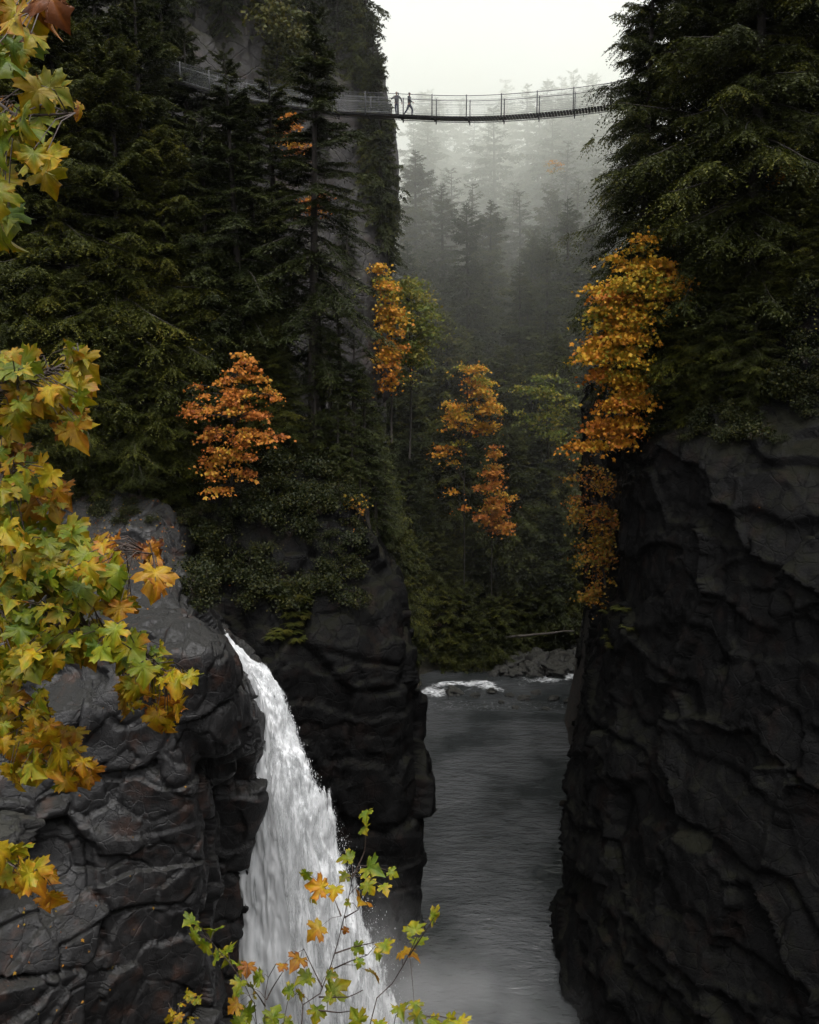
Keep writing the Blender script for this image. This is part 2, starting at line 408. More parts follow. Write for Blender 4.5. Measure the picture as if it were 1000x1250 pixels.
# near rock beside the fall -------------------------------------------------
rA = [
 [Pz(a, 1330, b, -2) for a, b in ((-140, 32), (0, 34), (90, 36), (175, 38), (246, 41), (262, 47.5), (297, 48.8), (330, 57))],
 [P(a, c, b) for a, b, c in ((-140, 32.5, 1200), (0, 34.5, 1200), (90, 36.5, 1200), (178, 39, 1200), (246, 41, 1200), (262, 47.5, 1200), (298, 48.8, 1200), (330, 57, 1200))],
 [P(a, c, b) for a, b, c in ((-140, 33.5, 1060), (0, 36.5, 1080), (90, 38.3, 1060), (170, 40, 1050), (240, 41.2, 1050), (258, 47.5, 1050), (309, 48.8, 1050), (340, 57, 1050))],
 [P(a, c, b) for a, b, c in ((-140, 35, 960), (0, 38, 970), (90, 39.3, 960), (165, 40.4, 955), (228, 41, 960), (252, 47, 950), (317, 48.5, 945), (345, 57, 960))],
 [P(a, c, b) for a, b, c in ((-140, 37.5, 870), (0, 40, 870), (90, 40.3, 865), (165, 40.8, 850), (218, 40.6, 880), (272, 41.6, 915), (320, 46.3, 905), (345, 57, 900))],
 [P(a, c, b) for a, b, c in ((-140, 41, 840), (0, 43, 845), (88, 43, 820), (165, 41.6, 795), (216, 40.6, 800), (272, 41.5, 800), (308, 46, 848), (340, 57, 850))],
 [P(a, c, b) for a, b, c in ((-140, 42, 775), (0, 43.5, 785), (85, 43, 778), (150, 43, 762), (210, 43, 757), (256, 44, 772), (298, 46.8, 826), (325, 57, 812))],
 [P(a, c, b) for a, b, c in ((-140, 47, 735), (0, 48, 748), (80, 48, 742), (150, 48, 742), (205, 48, 742), (243, 48.5, 754), (264, 50.5, 786), (305, 58, 790))],
 [P(a, c, b) for a, b, c in ((-140, 49, 690), (0, 50, 705), (75, 50.5, 706), (150, 50, 716), (200, 50, 716), (232, 51, 728), (252, 53, 762), (295, 60, 770))],
 [P(a, c, b) for a, b, c in ((-140, 55, 650), (0, 56, 665), (75, 56, 668), (150, 56, 676), (190, 56, 682), (226, 57, 700), (246, 59, 725), (275, 62, 745))],
 [P(a, c, b) for a, b, c in ((-140, 60, 590), (0, 61, 600), (75, 61, 602), (140, 61, 606), (185, 61, 612), (212, 62, 622), (232, 64, 690), (262, 65, 705))],
 [P(a, c, b) for a, b, c in ((-140, 66, 545), (0, 66, 552), (75, 67, 560), (140, 67, 566), (185, 67, 575), (205, 67, 585), (228, 68, 610), (258, 68, 620))],
 [P(a, c, b) for a, b, c in ((-140, 78, 520), (0, 80, 530), (75, 80, 535), (140, 80, 540), (185, 80, 545), (205, 80, 550), (228, 80, 560), (258, 80, 570))],
]
net('near_rock', rA, .12, [(5.5, .6), (3.0, .55), (1.2, .24), (.5, .09)], M['rock'], 101, aniso=(1.1, 1, 1), fine=.015, strata=(.12, 3.2))

# buttress between the fall and the river -----------------------------------
def zr(z, pts): return [(a, b, z) for a, b in pts]
rB = [
 zr(-2, [(-22, 60), (-14, 58.5), (-10, 58), (-6, 57.5), (-3, 57), (.3, 57), (1.5, 58.8), (1.2, 66), (-1, 80), (-5, 97)]),
 zr(10, [(-22, 60.5), (-14, 58), (-10, 57), (-6, 56.8), (-3, 56.8), (.2, 57.4), (1.45, 59.3), (1.1, 67), (-1, 80), (-5, 97)]),
 zr(19, [(-22, 61), (-14, 57.5), (-9.5, 55.5), (-6, 56), (-3, 56.8), (.2, 58), (1.25, 60), (.8, 67), (-1.5, 80), (-6, 97)]),
 zr(23.5, [(-22, 62), (-14, 58.5), (-9, 55.5), (-6, 56.6), (-3, 57.6), (-.2, 58.8), (.9, 60.6), (.3, 68), (-2, 80), (-7, 97)]),
 zr(27.3, [(-22, 62.5), (-14.5, 60), (-9.2, 57.5), (-6, 58.2), (-3.2, 59), (-1.2, 60), (-.1, 61.5), (-.8, 69), (-3, 81), (-8, 97)]),
 zr(30, [(-22, 63), (-15, 61.5), (-10, 59.8), (-6.8, 60), (-4, 60.4), (-2.8, 61.3), (-1.8, 62.5), (-2.5, 70), (-4, 81), (-9, 97)]),
 zr(33, [(-22, 64), (-15.2, 62.5), (-11, 61.8), (-8, 61.8), (-5.4, 61.8), (-4.1, 62.5), (-3.1, 63.5), (-3.8, 71), (-5, 82), (-10, 97)]),
 [(-22, 65, 35.5), (-15.5, 64, 35.3), (-11.5, 64, 35.5), (-8.5, 64, 35.5), (-6, 64, 35.3), (-5, 64.5, 35), (-4, 65.5, 34.8), (-4.6, 72, 34.8), (-6, 83, 35), (-11, 97, 36)],
 [(-22, 70, 38.5), (-16.5, 70, 38), (-12.5, 70, 38), (-9.5, 70, 38), (-7.5, 70, 37.6), (-6.5, 70, 37), (-5.6, 70.5, 36.4), (-6, 75, 36.2), (-7.5, 85, 36), (-12, 98, 38)],
 [(-22, 80, 41), (-17, 80, 40), (-13.5, 80, 40), (-11, 80, 40), (-9.5, 80, 39), (-8.6, 80, 38.6), (-8, 80, 38), (-8, 83, 37), (-9.5, 89, 37), (-14, 99, 39)],
]
rB = [[(x-.8 if z > -5 and x > -7 and y < 75 else x, y, z) for x, y, z in r] for r in rB]
net('buttress_rock', rB, .18, [(6.0, .6), (3.2, .55), (1.3, .26), (.55, .09)], M['rock_wall'], 202, strata=(.3, 3.1), aniso=(1, 1, 1.5))

# right wall -----------------------------------------------------------------
rD = [
 zr(-2, [(26, 99), (17, 84), (13, 72), (11.3, 64), (10.5, 56), (12, 47.5), (16, 40), (22, 34), (30, 31), (40, 29)]),
 zr(6, [(26, 99), (17.2, 84), (13, 72.5), (11.5, 65), (11.2, 57), (12.8, 48), (16.7, 40.5), (22.6, 34.3), (30.5, 31.3), (40, 29)]),
 zr(12, [(26, 99), (17.5, 84), (13.6, 73), (12.8, 67), (12.6, 58), (14, 49.5), (18, 41.6), (24, 35.4), (32, 32), (41, 30)]),
 zr(18.5, [(26, 99), (17.8, 84), (14, 73), (13.4, 66.3), (13.2, 58), (15, 50), (19, 42.4), (25, 36.2), (33, 33), (42, 31)]),
 zr(22, [(26.2, 99), (18, 84), (15, 72.5), (14.4, 65), (14.2, 57.5), (16.2, 50.2), (20, 43.2), (26, 37), (34, 34), (43, 32)]),
 zr(32, [(26.5, 99), (18.5, 84), (15.9, 72), (15.4, 65.5), (15.5, 58.5), (17.5, 51.5), (21.3, 45), (27.7, 40), (36, 37), (45, 35)]),
 zr(38.4, [(26.7, 99), (18.8, 84), (16.2, 72), (15.7, 66), (16, 60), (18.3, 54), (22.5, 48), (28.8, 43), (37, 40), (46, 38)]),
 [(27.5, 101, 41), (19.8, 86, 40.6), (17.3, 75, 40.4), (17, 68, 40.2), (17.6, 62.5, 40.4), (20, 57, 41), (24, 50.5, 41.8), (30, 45.5, 42.5), (39, 43, 43), (48, 41, 44)],
 [(29, 104, 45.5), (22, 89, 45), (20, 78, 44.5), (20, 72, 44.5), (20.5, 66.5, 44.5), (22.2, 60, 45.5), (24.6, 52.4, 50), (31, 48, 52), (40, 46, 53), (50, 44, 54)],
 [(31, 107, 51), (25, 92, 50.5), (23.5, 80, 50), (23.5, 74, 50), (24, 69, 51), (25.6, 63, 52), (27, 55, 56), (33, 51, 58), (42, 49, 59), (52, 47, 60)],
 [(37, 112, 60), (33, 95, 61), (31, 84, 61), (30, 78, 61), (30, 73, 61), (31, 67, 61), (33, 60, 62), (38, 56, 63), (46, 54, 64), (56, 52, 64)],
]
rD = [[(x+.8*(1-.6*float(ss(24, 40, z))), y, z) for x, y, z in r] for r in rD]
rD = [[(r[0][0]-6.8, r[0][1]+3, r[0][2])]+list(r[1:]) for r in rD]
net('gorge_wall', rD, .2, [(7.0, .6), (3.6, .6), (1.5, .28), (.65, .10)], M['rock_wall'], 303, strata=(.5, 3.4), aniso=(1, 1, 1.25), flip=True)

# tall grey cliff behind the bridge -------------------------------------------
rE = [
 zr(0, [(-75, 76), (-45, 80), (-27, 86), (-14, 93), (-8.5, 95), (-5.5, 98), (-4, 104), (-6, 114), (-14, 128), (-30, 140)]),
 zr(32, [(-75, 76), (-45, 80), (-27, 85), (-14, 91), (-7.5, 93), (-4.2, 96), (-2.4, 103), (-5, 113), (-13, 128), (-30, 140)]),
 zr(50, [(-75, 77), (-45, 80), (-27, 85), (-14, 91.5), (-7.5, 93.5), (-3.8, 95.8), (-1.6, 102.5), (-4.5, 113), (-13, 128), (-30, 140)]),
 zr(58, [(-75, 78), (-45, 80.5), (-27, 85.5), (-14, 92), (-8, 95.5), (-3.4, 99), (-1.0, 104), (-4, 114), (-12.5, 129), (-30, 141)]),
 zr(65, [(-75, 79), (-45, 81), (-26.5, 86), (-14.5, 93), (-8, 97), (-4, 100.4), (-1.2, 104.5), (-4.2, 115), (-13, 130), (-30, 142)]),
 zr(73, [(-75, 81), (-45, 84), (-27, 89), (-15, 94.5), (-9, 98.5), (-5, 102), (-2.6, 106.5), (-5.2, 116), (-14, 130), (-30, 143)]),
 zr(81, [(-75, 84), (-45, 87), (-28, 92), (-16, 96.5), (-10.5, 100.5), (-7.5, 104), (-5, 108), (-7, 117), (-15.5, 131), (-32, 144)]),
 zr(90, [(-75, 88), (-45, 91), (-29, 96), (-17.5, 100), (-12.5, 104), (-9.5, 107), (-7, 111), (-9, 119), (-17, 132), (-33, 145)]),
 [(-75, 97, 94), (-47, 101, 94), (-32, 106, 94), (-21, 110, 94), (-17, 112, 93), (-14, 114, 93), (-12, 117, 93), (-13, 123, 93), (-21, 134, 92), (-36, 146, 92)],
]
net('cliff', rE, .28, [(8.0, .6), (4.0, .6), (1.6, .25), (.8, .1)], M['cliff'], 404, aniso=(1, 1, 2.4), fine=.08)

# look-up of the highest ground at (x, y)
_V = np.concatenate([v for v, f in BV]); _F = []; _o = 0
for v, f in BV: _F.append(f+_o); _o += len(v)
_F = np.concatenate(_F)
TREE = BVHTree.FromPolygons([tuple(v) for v in _V.tolist()], [tuple(f) for f in _F.tolist()])
def ground_z(x, y, top=140):
    h = TREE.ray_cast(Vector((x, y, top)), Vector((0, 0, -1)))
    return h[0].z if h[0] is not None else float(terrain(np.array([x]), np.array([y]))[0])
def cam_hit(px, py):
    """first rock or ground point in the direction of a photo pixel"""
    q = P(px, py, 10)-np.array([0, 0, CAMZ]); dr = Vector(q).normalized()
    h = TREE.ray_cast(Vector((0, 0, CAMZ)), dr, 500)
    return h[0], h[1]

# ------------------------------------------------------------------ river
m, ns, L = newmat('river_water')
geo = ns.new('ShaderNodeNewGeometry'); pos = geo.outputs['Position']
mp = N(ns, 'ShaderNodeMapping'); mp.inputs['Scale'].default_value = (.55, 1.5, 1); mp.inputs['Rotation'].default_value = (0, 0, .12); L.new(pos, mp.inputs[0])
w1 = N(ns, 'ShaderNodeTexNoise', Scale=1.0, Detail=5, Roughness=.55); L.new(mp.outputs[0], w1.inputs['Vector'])
w2 = N(ns, 'ShaderNodeTexNoise', Scale=3.2, Detail=4, Roughness=.5); L.new(mp.outputs[0], w2.inputs['Vector'])
wl = N(ns, 'ShaderNodeTexNoise', Scale=.09, Detail=3, Roughness=.5); L.new(pos, wl.inputs['Vector'])
h = math_(ns, L, 'ADD', w1.outputs[0], math_(ns, L, 'MULTIPLY', w2.outputs[0], .35))
amp = ramp(ns, [(.38, (.25,)*3), (.6, (1,)*3)]); L.new(wl.outputs[0], amp.inputs[0])
h = math_(ns, L, 'MULTIPLY', h, amp.outputs[0])
bp = N(ns, 'ShaderNodeBump', Strength=.8, Distance=.38); L.new(h, bp.inputs['Height'])
at = N(ns, 'ShaderNodeAttribute', attribute_name='tint')        # foam amount, where the river runs over rocks
fn = N(ns, 'ShaderNodeTexNoise', Scale=3.6, Detail=9, Roughness=.68); L.new(mp.outputs[0], fn.inputs['Vector'])
ff = math_(ns, L, 'MULTIPLY', math_(ns, L, 'POWER', at.outputs['Fac'], .5), fn.outputs[0])
fr = ramp(ns, [(.38, (0, 0, 0)), (.64, (1, 1, 1))]); L.new(ff, fr.inputs[0])
b = N(ns, 'ShaderNodeBsdfPrincipled', Roughness=.13); b.inputs['IOR'].default_value = 1.33
dk = ramp(ns, [(.40, (.015, .017, .017)), (.60, (.038, .040, .041))]); L.new(wl.outputs[0], dk.inputs[0])
L.new(dk.outputs[0], b.inputs['Base Color']); L.new(bp.outputs[0], b.inputs['Normal'])
d = N(ns, 'ShaderNodeBsdfDiffuse'); d.inputs[0].default_value = (.75, .77, .78, 1)
mx = ns.new('ShaderNodeMixShader'); L.new(fr.outputs[0], mx.inputs[0]); L.new(b.outputs[0], mx.inputs[1]); L.new(d.outputs[0], mx.inputs[2])
o = ns.new('ShaderNodeOutputMaterial'); L.new(mx.outputs[0], o.inputs[0])
xs = np.linspace(-26, 80, 240); ys = np.linspace(24, 150, 300)
X, Y = np.meshgrid(xs, ys); x = X.ravel(); y = Y.ravel()
nz_ = fbm(np.stack([x*.22, y*.35, 0*x], 1), 31, 4)
foam = np.exp(-((y-113.5-.05*(x-10)+2.6*nz_)/2.1)**2)*(.25+.75*(1-ss(10, 15, x)))*np.clip(.75+1.1*vnoise(np.stack([x*.4, y*.1, 0*x], 1), 33), 0, 1)
foam = np.maximum(foam, np.exp(-((x-20.5)**2/16+(y-117.5+1.5*nz_)**2/4)))
foam = np.maximum(foam, .7*np.exp(-((x-19)**2/40+(y-116.5+2*nz_)**2/2)))
foam = np.maximum(foam, .45*np.exp(-((y-108)/4)**2))
foam = np.maximum(foam, .8*np.exp(-((x+4)**2/30+(y-49.5)**2/18)))
foam = np.maximum(foam, .42*np.exp(-((x-5)**2/16+(y-53)**2/10)))
foam = np.maximum(foam, .30*np.exp(-((x-9.5)**2/4+(y-57)**2/90)))
zz = fbm(np.stack([x*.5, y*.8, 0*x], 1), 9, 3)*.05*(1+3*foam)+foam*.12
V = np.stack([x, y, zz], 1); nx, ny = len(xs), len(ys)
i = np.arange(ny-1)[:, None]*nx; j = np.arange(nx-1)[None, :]
F = np.stack([i+j, i+j+1, i+nx+j+1, i+nx+j], -1).reshape(-1, 4)
tag(obj('water', mesh_of('water', V, [F], m, tint=foam)), kind='structure')

# ------------------------------------------------------------------ waterfall
m, ns, L = newmat('white_water')
geo = ns.new('ShaderNodeNewGeometry'); pos = geo.outputs['Position']
mp = N(ns, 'ShaderNodeMapping'); mp.inputs['Scale'].default_value = (1.9, 1.4, .2); L.new(pos, mp.inputs[0])
n1 = N(ns, 'ShaderNodeTexNoise', Scale=.9, Detail=10, Roughness=.68, Distortion=.5); L.new(mp.outputs[0], n1.inputs['Vector'])
n2 = N(ns, 'ShaderNodeTexNoise', Scale=4.5, Detail=6, Roughness=.65); L.new(mp.outputs[0], n2.inputs['Vector'])
at = N(ns, 'ShaderNodeAttribute', attribute_name='tint')        # thin at the ragged sides
cr = ramp(ns, [(.30, (.36, .38, .39)), (.58, (.66, .67, .68))]); L.new(n1.outputs[0], cr.inputs[0])
b = N(ns, 'ShaderNodeBsdfPrincipled', Roughness=.6); L.new(cr.outputs[0], b.inputs['Base Color'])
t_ = ns.new('ShaderNodeBsdfTranslucent'); t_.inputs[0].default_value = (.9, .9, .9, 1)
m1 = ns.new('ShaderNodeMixShader'); m1.inputs[0].default_value = .4; L.new(b.outputs[0], m1.inputs[1]); L.new(t_.outputs[0], m1.inputs[2])
hh = math_(ns, L, 'ADD', n1.outputs[0], math_(ns, L, 'MULTIPLY', n2.outputs[0], .45))
bp = N(ns, 'ShaderNodeBump', Strength=.14, Distance=.3); L.new(hh, bp.inputs['Height']); L.new(bp.outputs[0], b.inputs['Normal'])
al = math_(ns, L, 'ADD', at.outputs['Fac'], math_(ns, L, 'MULTIPLY', math_(ns, L, 'SUBTRACT', math_(ns, L, 'MULTIPLY', hh, .69), .5), 2.2))
ar = ramp(ns, [(.36, (0, 0, 0)), (.62, (1, 1, 1))]); L.new(al, ar.inputs[0])
tr = ns.new('ShaderNodeBsdfTransparent')
mx = ns.new('ShaderNodeMixShader'); L.new(ar.outputs[0], mx.inputs[0]); L.new(tr.outputs[0], mx.inputs[1]); L.new(m1.outputs[0], mx.inputs[2])
o = ns.new('ShaderNodeOutputMaterial'); L.new(mx.outputs[0], o.inputs[0])
M['fall'] = m
# rows down the fall: left px, right px, py, depth
fallrows = [(810, 304, 319, 51.4), (828, 299, 331, 51.2), (850, 294, 346, 51.0), (880, 290, 357, 50.9), (920, 288, 370, 50.8), (960, 286, 388, 50.5), (1000, 284, 404, 50.3),
            (1050, 280, 422, 50.1), (1100, 276, 440, 50.0), (1150, 272, 456, 49.9), (1200, 268, 470, 49.8), (1250, 262, 482, 49.8), (1300, 256, 492, 49.8), (1345, 250, 500, 49.8)]
wf = empty('waterfall', tuple(Pz(380, 1300, 50, 0)))
org = np.array(wf.location)
def sheet(dy, w0, w1, seed, amp, keep):
    rows = []
    for py, l, r, Yd in fallrows:
        row = []
        for k in np.linspace(0, 1, 9):
            a = l+(r-l)*(w0+(w1-w0)*k); bul = 1.3*math.sin(PI*k)*min(1, (py-810)/120)
            row.append(P(a, py, Yd+dy-bul+.9*k))
        rows.append(row)
    G = catmull(catmull(np.array(rows), 230, 0), 90, 1); nv, nu = 230, 90
    p = G.reshape(-1, 3); du = np.gradient(G, axis=1); dv = np.gradient(G, axis=0); n = np.cross(dv, du); n /= np.linalg.norm(n, axis=2)[..., None]; n = n.reshape(-1, 3)
    d = fbm(p*[.8, .8, .12], seed, 5, .55)*amp+np.abs(fbm(p*[2.6, 2.6, .3], seed+8, 3))*amp*.22
    k = np.tile(np.linspace(0, 1, nu), nv); v = np.repeat(np.linspace(0, 1, nv), nu)
    edge = np.minimum(k, 1-k)
    th = (np.clip(edge/.16, 0, 1)*keep+.05)*np.clip(.3+v/.05, 0, 1)
    V = p+n*d[:, None]-org
    i = np.arange(nv-1)[:, None]*nu; j = np.arange(nu-1)[None, :]
    F = np.stack([i+j, i+j+1, i+nu+j+1, i+nu+j], -1).reshape(-1, 4)
    return mesh_of('falling_sheet', V, [F], M['fall'], tint=th)
obj('falling_sheet', sheet(0, 0, 1, 11, .34, 1.6), wf)
obj('falling_sheet', sheet(-.7, .05, .75, 21, .5, .72), wf)
obj('falling_sheet', sheet(-1.1, .3, 1.05, 31, .55, .50), wf)
obj('falling_sheet', sheet(.6, .25, 1.08, 41, .4, .62), wf)
# the stream sliding in over the lip
rows = []
for (px, py, Yd, w) in ((236, 754, 61, 16), (255, 762, 57, 12), (270, 774, 53.5, 9), (283, 790, 52.2, 9), (296, 806, 51.7, 12), (308, 824, 51.4, 20), (318, 850, 51.2, 28)):
    rows.append([P(px-w*.7+w*2*k, py-3+5*k, Yd) for k in (0, .25, .5, .75, 1)])
G = catmull(catmull(np.array(rows), 90, 0), 30, 1); p = G.reshape(-1, 3)
p = p+np.array([0, -.3, 1.0])*(fbm(p*1.4, 71, 4)*.3)[:, None]
k = np.tile(np.linspace(0, 1, 30), 90)
i = np.arange(89)[:, None]*30; j = np.arange(29)[None, :]
F = np.stack([i+j, i+j+1, i+31, i+30], -1) if False else np.stack([i+j, i+j+1, i+30+j+1, i+30+j], -1).reshape(-1, 4)
obj('lip_stream', mesh_of('lip_stream', p-org, [F], M['fall'], tint=np.clip(np.minimum(k, 1-k)/.2, 0, 1)*.9+.1), wf)
# flying spray at the ragged right side
mb = MB(); nsp = 1800
v = rng.random(nsp)**.8; kk = 1.0+rng.normal(0, .07, nsp)*(.3+v)
ys_ = np.array([r[0] for r in fallrows]); py = 822+v*450
l = np.interp(py, ys_, [r[1] for r in fallrows]); r_ = np.interp(py, ys_, [r[2] for r in fallrows]); Yd = np.interp(py, ys_, [r[3] for r in fallrows])+rng.normal(0, .5, nsp)+.3
VV = []; FF = []
for q in range(nsp):
    c = P(l[q]+(r_[q]-l[q])*kk[q], py[q], Yd[q])-org; s_ = (.007+.020*rng.random()**3)
    e = np.array([s_, s_, s_*(1.5+4*rng.random())])
    b0 = 6*q
    VV += [c+e*np.array(w) for w in ((1, 0, 0), (0, 1, 0), (-1, 0, 0), (0, -1, 0), (0, 0, 1), (0, 0, -1))]
    FF += [(b0+a, b0+b_, b0+4) for a, b_ in ((0, 1), (1, 2), (2, 3), (3, 0))]+[(b0+b_, b0+a, b0+5) for a, b_ in ((0, 1), (1, 2), (2, 3), (3, 0))]
mspray, ns, L = newmat('spray_drops'); b = N(ns, 'ShaderNodeBsdfDiffuse'); b.inputs[0].default_value = (.5, .51, .52, 1); o = ns.new('ShaderNodeOutputMaterial'); L.new(b.outputs[0], o.inputs[0])
tag(obj('spray', mesh_of('spray', np.array(VV), [np.array(FF)], mspray, smooth=False), wf), kind='stuff')
tag(wf, 'white waterfall plunging beside the dark rock face into the gorge', 'waterfall')
# ------------------------------------------------------------------ conifers
def frame_of(d):
    d = d/(np.linalg.norm(d, axis=-1, keepdims=True)+1e-9)
    s = np.cross(d, np.array([0, 0, 1.0])); s /= np.linalg.norm(s, axis=-1, keepdims=True)+1e-9
    return d, s, np.cross(s, d)

def conifer_meshes(seed, H, R, cb, nb, droop, stations, leaflets, leaf, lw, mat, irregular=.35, shape='cone', hang=.35, bare=0, r0=None):
    g = np.random.default_rng(seed)
    # trunk
    mb = MB(); nseg = 14; tz = np.linspace(0, 1, nseg)
    bend = np.stack([np.sin(tz*2.3+seed)*.012*H, np.cos(tz*1.9+seed)*.012*H], 1); bend -= bend[0]
    r0 = r0 or H*.0125+.06
    rr = r0*(1-tz)**.85+.02; rr[0] *= 1.3
    mb.tube(np.column_stack([bend, tz*H]), rr, 8)
    t = np.sort(cb+(1-cb)*(g.random(nb)**.92)*.985); az = np.arange(nb)*2.39996+g.normal(0, .5, nb)
    q = (t-cb)/(1-cb)
    if shape == 'cone': prof = (1-q)**.78*np.clip(.55+q*3.5, 0, 1)+.035
    elif shape == 'spire': prof = (1-q)**.62*np.clip(.5+q*3, 0, 1)*(.85+.15*np.sin(q*23+seed))+.03
    else: prof = (1-q)**.6*np.clip(.35+q*2.2, 0, 1)+.04
    Lb = R*prof*np.clip(1+g.normal(0, irregular, nb), .3, 1.7)
    # dead stubs below the crown
    if bare:
        t = np.concatenate([g.random(bare)*cb*.8+.08, t]); az = np.concatenate([g.random(bare)*6.28, az]); Lb = np.concatenate([R*(.1+.3*g.random(bare)), Lb]); q = np.concatenate([np.full(bare, -1.0), q])
    nbt = len(t)
    z0 = t*H; bx = np.interp(t, tz, bend[:, 0]); by = np.interp(t, tz, bend[:, 1])
    rise = np.where(q < 0, -.1, np.interp(q, [0, .5, 1], [-.15, .05, .75]))+g.normal(0, .1, nbt)
    dr = droop*np.interp(q, [-1, 0, 1], [1.0, 1.0, .25])*(1+g.normal(0, .2, nbt))
    def bpt(s):      # nb x k x 3
        rad = Lb[:, None]*s*(1-.06*s); zz = z0[:, None]+Lb[:, None]*(rise[:, None]*s-dr[:, None]*s**2+.30*dr[:, None]*s**5)
        side = np.sin(s*2.2+seed)*Lb[:, None]*.05
        return np.stack([bx[:, None]+np.cos(az)[:, None]*rad-np.sin(az)[:, None]*side, by[:, None]+np.sin(az)[:, None]*rad+np.cos(az)[:, None]*side, zz], -1)
    sb = np.linspace(0, 1, 6)[None, :].repeat(nbt, 0); bp = bpt(sb)
    for b in range(nbt):
        mb.tube(bp[b], np.linspace(.012+.011*Lb[b], .006, 6), 3, cap=False)
    # foliage
    k0 = bare
    k = stations
    s = np.linspace(.14, 1, k)[None, :]+g.normal(0, .025, (nbt, k)); s = np.clip(s, .08, 1.0)
    C = bpt(s)[k0:]; D = (bpt(np.minimum(s+.02, 1.02))-bpt(s-.02))[k0:]; L_ = Lb[k0:]; nb_ = len(L_); s = s[k0:]
    d, sd, up = frame_of(D)
    parts = []; tints = []
    tb = g.normal(0, .10, nb_)
    for sg in (-1, 1, 0):
        tl = (L_[:, None]*.42*(1-.55*s)*np.clip(s*3.2, .3, 1)+.12)*np.clip(1+g.normal(0, .3, s.shape), .35, 1.7)
        if sg == 0: tl = tl*.75
        ang = .95+g.normal(0, .2, s.shape)
        td = d*np.cos(ang)[..., None]+sd*(sg*np.sin(ang))[..., None]
        if sg == 0: td = d*.9+sd*g.normal(0, .2, s.shape)[..., None]
        td[..., 2] -= hang*(.6+.8*g.random(s.shape)); td /= np.linalg.norm(td, axis=-1, keepdims=True)
        lf = np.linspace(.08, 1, leaflets)[None, None, :]
        for ls in (-1, 1):
            pos = C[:, :, None, :]+td[:, :, None, :]*(tl[..., None]*lf)[..., None]
            pos[..., 2] -= hang*.5*(tl[..., None]*lf**2)
            _, s2, u2 = frame_of(td)
            ll = leaf*(1-.5*lf)*np.clip(1+g.normal(0, .3, pos.shape[:3]), .4, 1.8)*np.clip(tl[..., None]/.6, .5, 1.25)*np.clip(L_/(leaf*4.2), .3, 1)[:, None, None]
            a2 = .75+g.normal(0, .25, pos.shape[:3])
            ld = td[:, :, None, :]*np.cos(a2)[..., None]+s2[:, :, None, :]*(ls*np.sin(a2))[..., None]+u2[:, :, None, :]*g.normal(0, .3, pos.shape[:3])[..., None]
            ld[..., 2] -= hang*.45
            ld /= np.linalg.norm(ld, axis=-1, keepdims=True)
            wd = np.cross(ld, np.array([0, 0, 1.0])+g.normal(0, .45, pos.shape)); wd /= np.linalg.norm(wd, axis=-1, keepdims=True)+1e-9
            w = lw*np.clip(L_/(leaf*4.2), .4, 1)[:, None, None]*np.clip(1+g.normal(0, .25, pos.shape[:3]), .5, 1.6)
            a = pos; bq = pos+ld*(ll*.5)[..., None]+wd*w[..., None]; cq = pos+ld*ll[..., None]; dq = pos+ld*(ll*.5)[..., None]-wd*w[..., None]
            quad = np.stack([a, bq, cq, dq], -2).reshape(-1, 4, 3)
            tt = (.38+.22*s[..., None]*lf+tb[:, None, None]+g.normal(0, .13, pos.shape[:3])).reshape(-1)
            parts.append(quad); tints.append(tt)
    Qd = np.concatenate(parts); tt = np.repeat(np.concatenate(tints), 4)
    F = np.arange(len(Qd)*4).reshape(-1, 4)
    fol = mesh_of('foliage', Qd.reshape(-1, 3), [F], mat, smooth=False, tint=tt)
    f4 = [np.concatenate(mb.F4)]
    if mb.F3: f4.append(np.concatenate(mb.F3))
    tr = mesh_of('trunk', np.concatenate(mb.V), f4, M['bark'], True, tint=np.concatenate(mb.T))
    return tr, fol

PROTO = {}
def proto(key, *a, **k): PROTO[key] = (a[1], conifer_meshes(*a, **k))
#        key            seed  H   R   cb   nb droop st lf leaf lw  mat
proto('hemlock_open',    1, 30, 5.2, .26, 120, .55, 17, 8, .28, .034, M['fir'], irregular=.30, hang=.22, bare=10)
proto('fir_dense_a',     2, 32, 5.0, .10, 215, .50, 15, 8, .29, .037, M['fir'], hang=.35)
proto('fir_dense_b',     3, 28, 4.6, .06, 205, .62, 15, 8, .29, .037, M['fir'], hang=.40)
proto('cedar_a',         4, 34, 6.0, .05, 290, .48, 17, 10, .26, .036, M['cedar'], shape='full', hang=.45)
proto('cedar_b',         5, 30, 5.4, .04, 270, .42, 17, 10, .26, .036, M['cedar'], shape='full', hang=.40)
proto('spire_a',         6, 34, 4.6, .05, 200, .50, 10, 6, .46, .075, M['fir'], shape='spire', hang=.4)
proto('spire_b',         7, 30, 4.4, .08, 185, .55, 10, 6, .46, .075, M['fir'], shape='spire', hang=.4)
proto('spire_c',         8, 26, 4.8, .03, 180, .60, 10, 6, .46, .075, M['cedar'], shape='full', hang=.6)
proto('thin_young',      9, 10, 1.5, .12, 90, .35, 9, 5, .22, .034, M['fir'], irregular=.4, hang=.3, bare=8)
proto('thin_snaggy',    10, 12, 1.7, .30, 70, .5, 8, 5, .24, .034, M['fir'], irregular=.5, hang=.5, bare=18)
proto('far_a',          11, 30, 4.2, .10, 120, .5, 6, 4, .75, .16, M['fir'], shape='spire', hang=.4)
proto('far_b',          12, 34, 4.8, .28, 100, .5, 6, 4, .85, .17, M['fir'], irregular=.5, hang=.35)
for kk, (hh_, (a, b)) in PROTO.items(): print('proto', kk, len(a.polygons), len(b.polygons))

